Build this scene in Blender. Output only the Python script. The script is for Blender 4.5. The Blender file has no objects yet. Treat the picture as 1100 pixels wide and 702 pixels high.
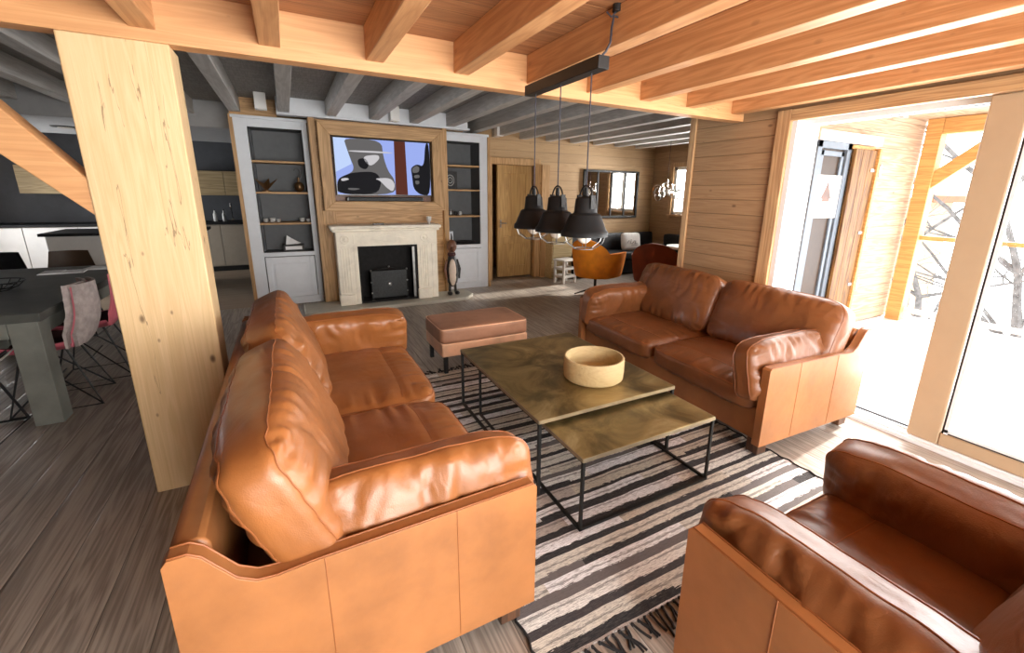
import bpy, math, random
from mathutils import Vector, Matrix, Euler, noise
random.seed(7)
D = bpy.data
SC = bpy.context.scene
COL = SC.collection
PI = math.pi

# ------------------------------------------------------------------ camera, light, exposure
def setup_camera():
    yaw, pitch, roll = [math.radians(a) for a in (28.46, 14.42, -0.91)]
    f = Vector((math.sin(yaw), math.cos(yaw), 0)); r = Vector((math.cos(yaw), -math.sin(yaw), 0)); d = Vector((0, 0, -1))
    f2 = f * math.cos(pitch) + d * math.sin(pitch); d2 = d * math.cos(pitch) - f * math.sin(pitch)
    r3 = r * math.cos(roll) + d2 * math.sin(roll); d3 = d2 * math.cos(roll) - r * math.sin(roll)
    m = Matrix(((r3.x, -d3.x, -f2.x, 0), (r3.y, -d3.y, -f2.y, 0), (r3.z, -d3.z, -f2.z, 1.53), (0, 0, 0, 1)))
    c = D.cameras.new('camera'); o = D.objects.new('camera', c); COL.objects.link(o)
    o.matrix_world = m
    c.sensor_fit = 'HORIZONTAL'; c.sensor_width = 36
    c.lens = 471.63 * 36 / 1100
    c.shift_x = -18.47 / 1100; c.shift_y = -22.09 / 1100
    c.clip_start = 0.02; c.clip_end = 300
    SC.camera = o
setup_camera()
SC.view_settings.view_transform = 'Standard'
try: SC.view_settings.look = 'None'
except Exception: pass
SC.view_settings.gamma = 1.0
SC.view_settings.use_curve_mapping = False
SC.view_settings.exposure = 0.25
SC.cycles.use_denoising = True
SC.cycles.max_bounces = 8
SC.cycles.diffuse_bounces = 5
SC.cycles.glossy_bounces = 4
SC.cycles.transparent_max_bounces = 12
SC.cycles.sample_clamp_indirect = 8

w = D.worlds.new('sky'); SC.world = w; w.use_nodes = True
wn = w.node_tree.nodes; wn.clear()
wo = wn.new('ShaderNodeOutputWorld'); wb = wn.new('ShaderNodeBackground')
wb.inputs[0].default_value = (0.93, 0.965, 1.0, 1); wb.inputs[1].default_value = 6.5
w.node_tree.links.new(wb.outputs[0], wo.inputs[0])

def area(name, loc, rot, sx, sy, power, col=(1, 1, 1), spread=PI):
    l = D.lights.new(name, 'AREA'); l.shape = 'RECTANGLE'; l.size = sx; l.size_y = sy; l.energy = power; l.color = col; l.spread = spread
    o = D.objects.new(name, l); COL.objects.link(o); o.location = loc; o.rotation_euler = rot
    return o
# daylight entering through the glazed openings
area('daylight_balcony_door', (3.75, 0.6, 1.15), (0, math.radians(90), 0), 1.9, 3.2, 150, (1.0, 0.99, 0.97))
area('daylight_south_window', (1.35, -1.75, 1.2), (math.radians(-90), 0, math.radians(180)), 2.9, 1.7, 285, (1.0, 0.96, 0.9))
area('daylight_nook_window', (6.95, 6.1, 1.6), (0, math.radians(90), 0), 0.9, 1.0, 170, (1.0, 0.97, 0.92))
area('daylight_kitchen_window', (-4.75, 8.9, 1.2), (0, math.radians(-90), 0), 1.6, 1.3, 130, (0.97, 0.98, 1.0))
sun = D.lights.new('sun', 'SUN'); sun.energy = 9.0; sun.angle = math.radians(2); sun.color = (1.0, 0.95, 0.86)
so = D.objects.new('sun', sun); COL.objects.link(so); so.rotation_euler = Vector((-1.0, -0.08, -0.44)).to_track_quat('-Z', 'Y').to_euler()

# ------------------------------------------------------------------ materials
class NT:
    def __init__(s, name):
        s.m = D.materials.new(name); s.m.use_nodes = True; s.t = s.m.node_tree; s.n = s.t.nodes; s.l = s.t.links
        s.b = s.n['Principled BSDF']; s.out = s.n['Material Output']
    def N(s, t, **k):
        n = s.n.new(t)
        for a, v in k.items(): setattr(n, a, v)
        return n
    def L(s, a, b): s.l.new(a, b)
    def put(s, sock, v):
        if hasattr(v, 'is_linked') or hasattr(v, 'links'): s.L(v, sock)
        else: sock.default_value = v
    def math(s, op, a, b=0.0, c=None):
        n = s.N('ShaderNodeMath', operation=op); s.put(n.inputs[0], a); s.put(n.inputs[1], b)
        if c is not None: s.put(n.inputs[2], c)
        return n.outputs[0]
    def coord(s, scale=(1, 1, 1), rot=(0, 0, 0), kind='Object'):
        tc = s.N('ShaderNodeTexCoord'); mp = s.N('ShaderNodeMapping')
        mp.inputs['Scale'].default_value = scale; mp.inputs['Rotation'].default_value = rot
        s.L(tc.outputs[kind], mp.inputs[0]); return mp.outputs[0]
    def noise(s, vec, scale=5, detail=4, rough=.55, dist=0):
        n = s.N('ShaderNodeTexNoise'); s.L(vec, n.inputs['Vector'])
        n.inputs['Scale'].default_value = scale; n.inputs['Detail'].default_value = detail; n.inputs['Roughness'].default_value = rough
        n.inputs['Distortion'].default_value = dist
        return n.outputs['Fac']
    def ramp(s, fac, stops, interp='LINEAR'):
        n = s.N('ShaderNodeValToRGB'); n.color_ramp.interpolation = interp; s.L(fac, n.inputs[0]); e = n.color_ramp.elements
        while len(e) < len(stops): e.new(0.5)
        for i, (p, c) in enumerate(stops):
            e[i].position = p; e[i].color = tuple(c) + ((1,) if len(c) == 3 else ())
        return n.outputs[0]
    def mix(s, fac, a, b, mode='MIX'):
        n = s.N('ShaderNodeMix', data_type='RGBA', blend_type=mode)
        s.put(n.inputs[0], fac)
        for k, v in ((6, a), (7, b)):
            if isinstance(v, tuple): v = v if len(v) == 4 else v + (1,)
            s.put(n.inputs[k], v)
        return n.outputs[2]
    def bump(s, h, strength=.2, dist=.01):
        n = s.N('ShaderNodeBump'); n.inputs['Strength'].default_value = strength; n.inputs['Distance'].default_value = dist
        s.L(h, n.inputs['Height']); s.L(n.outputs[0], s.b.inputs['Normal'])
    def col(s, v):
        if isinstance(v, tuple) and len(v) == 3: v = v + (1,)
        s.put(s.b.inputs['Base Color'], v)
    def rough(s, v): s.put(s.b.inputs['Roughness'], v)

def plain(name, c, rough=.5, metal=0, var=.12, bump=.05, scale=12, spec=None):
    k = NT(name); v = k.coord(); f = k.noise(v, scale, 4)
    d = tuple(x * (1 - var) for x in c); e = tuple(min(1, x * (1 + var)) for x in c)
    k.col(k.ramp(f, [(.3, d), (.7, e)])); k.rough(rough); k.b.inputs['Metallic'].default_value = metal
    if spec is not None: k.b.inputs['Specular IOR Level'].default_value = spec
    if bump: k.bump(k.noise(v, scale * 6, 3), bump, .004)
    return k.m

def wood(name, light, dark, axis='y', rough=.55, knots=.5, plank=None, plank_axis='z', knot_col=(.08, .035, .015), gap=.012, fine=1.0, seed=0.0, ring=1.1, crack=0):
    """wood with grain along AXIS; optional boards of width PLANK stacked along PLANK_AXIS"""
    k = NT(name)
    tc = k.N('ShaderNodeTexCoord'); sep = k.N('ShaderNodeSeparateXYZ'); k.L(tc.outputs['Object'], sep.inputs[0])
    ax = {'x': 0, 'y': 1, 'z': 2}
    base = tc.outputs['Object']
    if plank:
        t = k.math('DIVIDE', sep.outputs[ax[plank_axis]], plank)
        idx = k.math('FLOOR', t); fr = k.math('FRACT', t)
        wn_ = k.N('ShaderNodeTexWhiteNoise', noise_dimensions='1D'); k.L(idx, wn_.inputs['W'])
        cmb = k.N('ShaderNodeCombineXYZ'); off = k.math('MULTIPLY', wn_.outputs['Value'], 37.0)
        k.L(off, cmb.inputs[ax[axis]])
        ad = k.N('ShaderNodeVectorMath', operation='ADD'); k.L(base, ad.inputs[0]); k.L(cmb.outputs[0], ad.inputs[1]); base = ad.outputs[0]
    sc = [9.0, 9.0, 9.0]; sc[ax[axis]] = 0.55
    mp = k.N('ShaderNodeMapping'); mp.inputs['Scale'].default_value = sc; mp.inputs['Location'].default_value = (seed, seed * 1.7, seed * .6); k.L(base, mp.inputs[0])
    g = k.noise(mp.outputs[0], 1.3, 3, .5, .6)
    rings = k.math('FRACT', k.math('MULTIPLY', g, 7.0))
    rings = k.math('ABSOLUTE', k.math('SUBTRACT', rings, .5))
    sc2 = [120.0, 120.0, 120.0]; sc2[ax[axis]] = 2.5
    mp2 = k.N('ShaderNodeMapping'); mp2.inputs['Scale'].default_value = sc2; k.L(base, mp2.inputs[0])
    fn = k.noise(mp2.outputs[0], 1.0, 3, .6)
    fac = k.math('ADD', k.math('ADD', k.math('MULTIPLY', rings, ring), (1.1 - ring) * .3), k.math('MULTIPLY', k.math('SUBTRACT', fn, .5), .9 * fine))
    c = k.ramp(fac, [(.0, dark), (.5, light), (1, tuple(min(1, x * 1.08) for x in light))])
    if plank:
        c = k.mix(k.math('MULTIPLY', wn_.outputs['Value'], .30), c, tuple(x * .55 for x in light), 'MIX')
    if knots:
        sk = [3.2, 3.2, 3.2]; sk[ax[axis]] = 1.7
        mk = k.N('ShaderNodeMapping'); mk.inputs['Scale'].default_value = sk; mk.inputs['Location'].default_value = (seed + .3, seed, seed + .7); k.L(base, mk.inputs[0])
        vo = k.N('ShaderNodeTexVoronoi'); vo.inputs['Scale'].default_value = 1.6; k.L(mk.outputs[0], vo.inputs['Vector'])
        kk = k.ramp(vo.outputs['Distance'], [(.0, (1, 1, 1)), (.035, (.8, .8, .8)), (.075, (0, 0, 0))])
        c = k.mix(k.math('MULTIPLY', kk, knots), c, knot_col)
        vo2 = k.N('ShaderNodeTexVoronoi'); vo2.inputs['Scale'].default_value = 4.2; k.L(mk.outputs[0], vo2.inputs['Vector'])
        k2 = k.ramp(vo2.outputs['Distance'], [(.0, (1, 1, 1)), (.05, (.6, .6, .6)), (.10, (0, 0, 0))])
        wv = k.N('ShaderNodeTexWhiteNoise', noise_dimensions='3D'); k.L(vo2.outputs['Position'], wv.inputs['Vector'])
        k2 = k.math('MULTIPLY', k2, k.math('GREATER_THAN', wv.outputs['Value'], .55))
        c = k.mix(k.math('MULTIPLY', k2, knots * .8), c, knot_col)
    if crack:
        scr_ = [11.0, 11.0, 11.0]; scr_[ax[axis]] = .55
        mc = k.N('ShaderNodeMapping'); mc.inputs['Scale'].default_value = scr_; mc.inputs['Location'].default_value = (seed * 2, seed, seed * 3); k.L(base, mc.inputs[0])
        g3 = k.noise(mc.outputs[0], 1.0, 4, .6); g4 = k.noise(mc.outputs[0], .7, 2, .5)
        cr_ = k.math('MULTIPLY', k.math('LESS_THAN', k.math('ABSOLUTE', k.math('SUBTRACT', g3, .5)), .0030), k.math('GREATER_THAN', g4, .585))
        c = k.mix(k.math('MULTIPLY', cr_, crack), c, tuple(x * .3 for x in dark))
    if plank:
        ed = k.math('MINIMUM', fr, k.math('SUBTRACT', 1.0, fr))
        ln = k.math('LESS_THAN', ed, gap)
        c = k.mix(k.math('MULTIPLY', ln, .8), c, tuple(x * .18 for x in dark))
        h = k.math('ADD', k.math('MULTIPLY', fn, .25), k.math('MINIMUM', k.math('MULTIPLY', ed, 20.0), 1.0))
        k.bump(h, .5, .006)
    else:
        k.bump(k.math('ADD', fn, k.math('MULTIPLY', rings, .6)), .25, .003)
    k.col(c); k.rough(rough)
    return k.m

def leather(name, c, rough=.40, seed=0.0, crease=.20):
    k = NT(name); v = k.coord()
    f = k.noise(v, 3.2, 5, .6); f2 = k.noise(v, 14, 4, .6)
    a = tuple(x * .72 for x in c); b = tuple(min(1, x * 1.22) for x in c)
    cc = k.ramp(f, [(.3, a), (.5, c), (.72, b)])
    cc = k.mix(k.math('MULTIPLY', f2, .22), cc, tuple(x * .5 for x in c))
    k.col(cc)
    k.rough(k.math('ADD', rough - .07, k.math('MULTIPLY', f2, .18)))
    k.b.inputs['Coat Weight'].default_value = .10; k.b.inputs['Coat Roughness'].default_value = .22
    pore = k.N('ShaderNodeTexVoronoi'); pore.inputs['Scale'].default_value = 260; k.L(v, pore.inputs['Vector'])
    wr = k.noise(k.coord((1.0, .55, 1.0)), 7, 2, .45, 1.6)
    wr2 = k.math('ABSOLUTE', k.math('SUBTRACT', wr, .5))
    h = k.math('ADD', k.math('MULTIPLY', pore.outputs['Distance'], .12), k.math('MULTIPLY', wr2, 1.6))
    k.bump(h, crease, .012)
    return k.m

def glass_mat(name, tint=(1, 1, 1), refl=.08):
    k = NT(name); k.n.remove(k.b)
    tr = k.N('ShaderNodeBsdfTransparent'); tr.inputs[0].default_value = tint + (1,)
    gl = k.N('ShaderNodeBsdfGlossy'); gl.inputs['Roughness'].default_value = .02
    fr = k.N('ShaderNodeFresnel'); fr.inputs[0].default_value = 1.45
    mx = k.N('ShaderNodeMixShader'); k.L(k.math('MULTIPLY', fr.outputs[0], refl * 10), mx.inputs[0])
    k.L(tr.outputs[0], mx.inputs[1]); k.L(gl.outputs[0], mx.inputs[2]); k.L(mx.outputs[0], k.out.inputs[0])
    return k.m

def emis(name, c, s):
    k = NT(name); k.col((.004, .004, .004)); k.b.inputs['Specular IOR Level'].default_value = .04; k.b.inputs['Emission Color'].default_value = c + (1,); k.b.inputs['Emission Strength'].default_value = s
    k.rough(.5); return k.m

def rug_mat():
    k = NT('rug_weave'); v = k.coord(); sep = k.N('ShaderNodeSeparateXYZ'); k.L(v, sep.inputs[0])
    wob = k.noise(k.coord((1.3, .4, 1)), 2.0, 2); wob2 = k.noise(k.coord((5, 40, 1)), 3, 4, .7)
    yy = k.math('ADD', sep.outputs[1], k.math('MULTIPLY', k.math('SUBTRACT', wob, .5), .03))
    jag = k.math('MULTIPLY', k.math('SUBTRACT', wob2, .5), .42)
    t = k.math('DIVIDE', yy, .094); row = k.math('FLOOR', t); fr = k.math('ADD', k.math('FRACT', t), jag)
    w1 = k.N('ShaderNodeTexWhiteNoise', noise_dimensions='1D'); k.L(row, w1.inputs['W'])
    def cell(length, off):
        xx = k.math('ADD', k.math('DIVIDE', sep.outputs[0], length), k.math('MULTIPLY', w1.outputs['Value'], off)); cid = k.math('FLOOR', xx)
        cm = k.N('ShaderNodeCombineXYZ'); k.L(row, cm.inputs[0]); k.L(cid, cm.inputs[1]); cm.inputs[2].default_value = off
        w2 = k.N('ShaderNodeTexWhiteNoise', noise_dimensions='3D'); k.L(cm.outputs[0], w2.inputs['Vector']); return w2.outputs['Value']
    a, b_, d = cell(.75, 9.0), cell(.95, 5.0), cell(1.3, 3.0)
    light = k.ramp(a, [(0, (.74, .70, .62)), (.24, (.92, .92, .94)), (.44, (.66, .59, .49)), (.60, (.88, .86, .82)), (.76, (.50, .44, .40)), (.88, (.90, .89, .92))], 'CONSTANT')
    dark = k.ramp(b_, [(0, (.010, .009, .011)), (.45, (.035, .03, .034)), (.66, (.012, .010, .012)), (.82, (.15, .13, .13))], 'CONSTANT')
    wd = k.math('ADD', .17, k.math('MULTIPLY', d, .36))
    isd = k.math('LESS_THAN', fr, wd)
    c = k.mix(isd, light, dark)
    thin = k.math('LESS_THAN', k.math('ABSOLUTE', k.math('SUBTRACT', fr, k.math('ADD', .66, k.math('MULTIPLY', a, .22)))), .05)
    c = k.mix(k.math('MULTIPLY', thin, .6), c, (.06, .05, .055))
    fine = k.noise(k.coord((14, 150, 1)), 2.0, 4, .75)
    c = k.mix(k.ramp(fine, [(.47, (0, 0, 0)), (.62, (.7, .7, .7))]), c, (.09, .078, .075))
    fl = k.noise(k.coord((60, 110, 1)), 4, 2, .8)
    c = k.mix(k.math('MULTIPLY', k.ramp(fl, [(.58, (0, 0, 0)), (.66, (1, 1, 1))]), k.math('SUBTRACT', .35, k.math('MULTIPLY', isd, .30))), c, (.80, .78, .76))
    k.col(c); k.rough(.95); k.bump(k.math('ADD', k.math('MULTIPLY', fine, .8), k.math('MULTIPLY', fl, .6)), .9, .006)
    return k.m

def brass_mat():
    k = NT('aged_brass'); v = k.coord(); f = k.noise(v, 3.4, 6, .62, .8); f2 = k.noise(v, 22, 5, .7)
    c = k.ramp(f, [(.28, (.07, .052, .022)), (.45, (.19, .14, .058)), (.6, (.36, .27, .115)), (.78, (.60, .49, .27))])
    c = k.mix(k.ramp(f2, [(.66, (0, 0, 0)), (.78, (.35, .35, .35))]), c, (.55, .46, .28))
    k.col(c); k.b.inputs['Metallic'].default_value = .75
    k.rough(k.math('ADD', .22, k.math('MULTIPLY', f, .3))); k.bump(f2, .05, .002)
    return k.m

def stone_mat(name, c):
    k = NT(name); v = k.coord(); f = k.noise(v, 7, 6, .65, .5); f2 = k.noise(v, 60, 4)
    k.col(k.ramp(f, [(.3, tuple(x * .87 for x in c)), (.5, c), (.7, tuple(min(1, x * 1.08) for x in c))])); k.rough(.7)
    k.bump(k.math('ADD', f2, f), .25, .004); return k.m

M = {}
M['joist'] = wood('larch_joist', (.60, .31, .135), (.44, .20, .075), 'y', .5, .3, fine=.7, ring=.8)
M['beam'] = wood('larch_beam', (.60, .32, .14), (.47, .225, .09), 'x', .5, .45, fine=.6, seed=2.0, ring=.6, crack=.5)
M['boards'] = wood('ceiling_boards', (.50, .24, .105), (.36, .155, .065), 'x', .55, .3, plank=.13, plank_axis='y', fine=.6)
M['post'] = wood('pale_spruce', (.66, .47, .26), (.54, .365, .175), 'z', .55, .95, fine=.35, seed=4.3, ring=.55, crack=.7)
M['siding'] = wood('spruce_siding', (.40, .245, .125), (.28, .16, .075), 'y', .65, .8, plank=.125, plank_axis='z', fine=.6, ring=.6)
M['siding_x'] = wood('spruce_siding_rear', (.50, .33, .17), (.38, .23, .11), 'x', .65, .9, plank=.16, plank_axis='z', fine=.5, ring=.5)
M['trim'] = wood('spruce_trim', (.52, .33, .16), (.34, .19, .09), 'z', .55, .4, fine=.7, seed=1.0)
M['trim_y'] = wood('spruce_trim_lengthwise', (.52, .33, .16), (.34, .19, .09), 'y', .55, .5, fine=.7, seed=6.0)
M['tvwood'] = wood('honey_wood', (.52, .31, .135), (.34, .19, .075), 'z', .55, .6, fine=.7, seed=3.0)
M['tvwood_x'] = wood('honey_wood_cross', (.54, .325, .145), (.36, .20, .08), 'x', .55, .6, fine=.7, seed=5.0)
M['doorwood'] = wood('door_spruce', (.50, .31, .11), (.36, .20, .07), 'z', .5, .2, fine=.6, seed=8.0)
M['floor'] = wood('smoked_oak_floor', (.40, .345, .295), (.21, .175, .148), 'y', .42, .35, plank=.19, plank_axis='x', fine=1.2, knot_col=(.02, .015, .012), gap=.008)
M['kfloor'] = wood('warm_kitchen_floor', (.36, .27, .19), (.26, .19, .13), 'x', .45, 0, plank=.45, plank_axis='y', gap=.006)
M['greyboards'] = wood('grey_stained_boards', (.28, .27, .255), (.21, .20, .19), 'y', .6, .2, plank=.12, plank_axis='y', fine=.6, knot_col=(.05, .05, .05))
M['greyjoist'] = wood('grey_stained_joist', (.50, .49, .47), (.40, .39, .37), 'y', .55, .15, fine=.6, knot_col=(.1, .1, .1), seed=9)
M['white'] = plain('off_white_paint', (.68, .71, .75), .5, var=.03, bump=.02)
M['offwhite'] = plain('warm_white_paint', (.62, .60, .56), .5, var=.04, bump=.03)
M['greypaint'] = plain('shelf_back_grey', (.10, .105, .11), .6, var=.08, bump=.03)
M['darkwall'] = plain('charcoal_wall', (.045, .048, .055), .6, var=.1)
M['whitewall'] = plain('kitchen_plaster', (.30, .30, .30), .7, var=.05)
M['pvc'] = plain('cream_window_frame', (.42, .315, .205), .35, var=.02, bump=0)
M['gasket'] = plain('black_gasket', (.02, .02, .025), .5, var=0, bump=0)
M['bluegrey'] = plain('blue_grey_frame', (.16, .20, .25), .4, var=.05, bump=0)
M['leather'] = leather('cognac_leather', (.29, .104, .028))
M['leather_r'] = leather('shaded_cognac_leather', (.19, .066, .020), .40, 2.0)  # cognac leather again, shade of the backlit seats put into its colour
M['leather_shell'] = leather('smooth_tan_leather', (.34, .135, .044), .42, 1.0, .05)
M['seam'] = plain('leather_seam', (.26, .085, .024), .45, var=.1, bump=0)
M['suede'] = leather('worn_tan_suede', (.36, .175, .10), .62, 3.0, .1)
M['ottside'] = leather('lit_tan_leather', (.82, .49, .31), .45, 3.5, .05)  # tan sides, colour lightened to carry the window light on the front
M['darkfoot'] = wood('dark_wood_foot', (.11, .05, .025), (.05, .022, .012), 'z', .4, 0)
M['rug'] = rug_mat()
M['fringe'] = plain('black_rug_thread', (.010, .009, .010), .9, var=.3, bump=0)
M['brass'] = brass_mat()
M['brassedge'] = plain('worn_brass_edge', (.42, .36, .25), .35, .8, var=.15, bump=0)
M['black'] = plain('black_iron', (.012, .012, .012), .45, .3, var=.2, bump=.02)
M['blacklamp'] = plain('matt_black_enamel', (.008, .009, .010), .5, .0, var=.1, bump=0, spec=.2)
M['chrome'] = plain('polished_chrome', (.75, .74, .72), .12, 1, var=.02, bump=0)
M['bulb'] = plain('clear_lamp_glass', (.75, .70, .62), .15, 0, var=.05, bump=0)
M['bowl'] = wood('pale_mango_wood', (.50, .385, .20), (.40, .29, .135), 'x', .65, .5, fine=.6, seed=11, ring=.5)
M['limestone'] = stone_mat('cream_limestone', (.88, .82, .69))
M['hearth'] = stone_mat('grey_hearth_stone', (.46, .43, .36))
M['soot'] = plain('sooty_firebrick', (.012, .011, .011), .9, var=.3, bump=.3, scale=20)
M['screenmesh'] = plain('fireguard_mesh', (.03, .032, .033), .55, .4, var=.3, bump=.3, scale=60)
M['silver'] = plain('dull_silver', (.30, .30, .29), .4, .8, var=.3, bump=0)
M['mirror'] = plain('mirror_glass', (.85, .85, .85), .015, 1, var=0, bump=0)
M['glass'] = glass_mat('window_glass')
M['snow'] = plain('bright_snowy_deck', (.85, .87, .90), .8, var=.03, bump=.2, scale=3)
M['extwhite'] = plain('weathered_pale_boards', (.80, .76, .70), .8, var=.08)
M['extsiding'] = wood('exterior_siding', (.62, .47, .33), (.40, .27, .17), 'x', .7, .6, plank=.15, plank_axis='z')
M['extbeam'] = wood('exterior_larch', (.72, .40, .14), (.55, .28, .09), 'y', .6, .5, seed=12)
M['shutter'] = wood('rustic_shutter', (.30, .15, .04), (.12, .05, .015), 'z', .6, 1.0, fine=.9, seed=13, knot_col=(.03, .015, .01))
M['bark'] = plain('frosted_bark', (.075, .066, .06), .9, var=.5, bump=.5, scale=8)
M['concrete'] = plain('grey_green_table_stain', (.15, .155, .135), .55, var=.25, bump=.1, scale=5)
M['tabletop'] = plain('dark_table_top', (.06, .062, .055), .5, var=.3, bump=.1, scale=5)
M['sheep'] = plain('greyish_sheepskin', (.42, .36, .34), .95, var=.25, bump=1.0, scale=18)
M['pink'] = plain('pink_shell', (.55, .12, .16), .45, var=.1, bump=0)
M['maroon'] = plain('maroon_cushion', (.06, .018, .018), .9, var=.3)
M['brownshell'] = plain('dark_brown_shell', (.055, .03, .015), .5, var=.1, bump=0)
M['darkfab'] = plain('dark_grey_cushion', (.05, .05, .052), .9, var=.3)
M['kwhite'] = plain('white_cabinet_front', (.62, .61, .59), .35, var=.03, bump=0)
M['kbeige'] = plain('beige_cabinet_front', (.30, .255, .20), .4, var=.05, bump=0)
M['kwood'] = wood('pale_oak_front', (.34, .25, .13), (.24, .17, .08), 'x', .5, 0, fine=.5)
M['counter'] = plain('black_worktop', (.012, .012, .013), .6, var=.2, bump=0, spec=.15)
M['benchdark'] = plain('black_bench_leather', (.014, .015, .018), .5, var=.2, bump=.05)
M['pillow'] = plain('white_cotton', (.78, .76, .74), .9, var=.05, bump=.3, scale=30)
M['print'] = plain('grey_print', (.22, .22, .23), .9, var=.1, bump=0)
def velvet(name, c):
    k = NT(name); v = k.coord(); f = k.noise(v, 5, 4); k.col(k.ramp(f, [(.3, tuple(x * .7 for x in c)), (.7, tuple(min(1, x * 1.25) for x in c))]))
    k.rough(.75); k.b.inputs['Sheen Weight'].default_value = .6; k.b.inputs['Sheen Tint'].default_value = c + (1,); return k.m
M['orange'] = velvet('orange_velvet', (.95, .27, .010))
M['rust'] = velvet('rust_velvet', (.26, .045, .010))
M['whitewood'] = plain('white_painted_wood', (.72, .70, .66), .5, var=.05)
M['palewood'] = wood('pale_pine_panel', (.62, .50, .28), (.50, .37, .18), 'x', .5, .2, fine=.5, seed=15)
M['bronze'] = plain('bronze', (.16, .085, .035), .35, .7, var=.3, bump=0)
M['ceramic'] = plain('white_ceramic', (.55, .54, .52), .3, var=.05, bump=0)
M['paper'] = plain('white_paper', (.8, .8, .8), .8, var=.03, bump=0)
M['figbrown'] = plain('carved_brown_wood', (.15, .06, .03), .45, var=.3, bump=.1)
M['figcream'] = plain('cream_painted_wood', (.62, .50, .40), .5, var=.1, bump=0)
M['figblack'] = plain('black_painted_wood', (.015, .013, .013), .4, var=.2, bump=0)
M['tvblack'] = plain('tv_black_plastic', (.008, .008, .009), .25, var=0, bump=0)
M['tvblue'] = emis('screen_lavender_blue', (.33, .42, .86), .85)
M['tvpale'] = emis('screen_pale_blue', (.50, .62, .90), .9)
M['tvgrey'] = emis('screen_grey', (.20, .19, .19), .55)
M['tvdark'] = emis('screen_near_black', (.012, .012, .016), .5)
M['tvbrown'] = emis('screen_red_brown', (.12, .030, .018), .7)
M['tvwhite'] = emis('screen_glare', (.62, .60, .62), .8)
M['spotwhite'] = plain('white_spot_housing', (.75, .74, .72), .4, var=.02, bump=0)
M['cord'] = plain('dark_textile_cord', (.02, .02, .03), .7, var=.2, bump=0)
M['handle'] = plain('brushed_steel', (.45, .45, .45), .3, .9, var=.1, bump=0)

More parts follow.
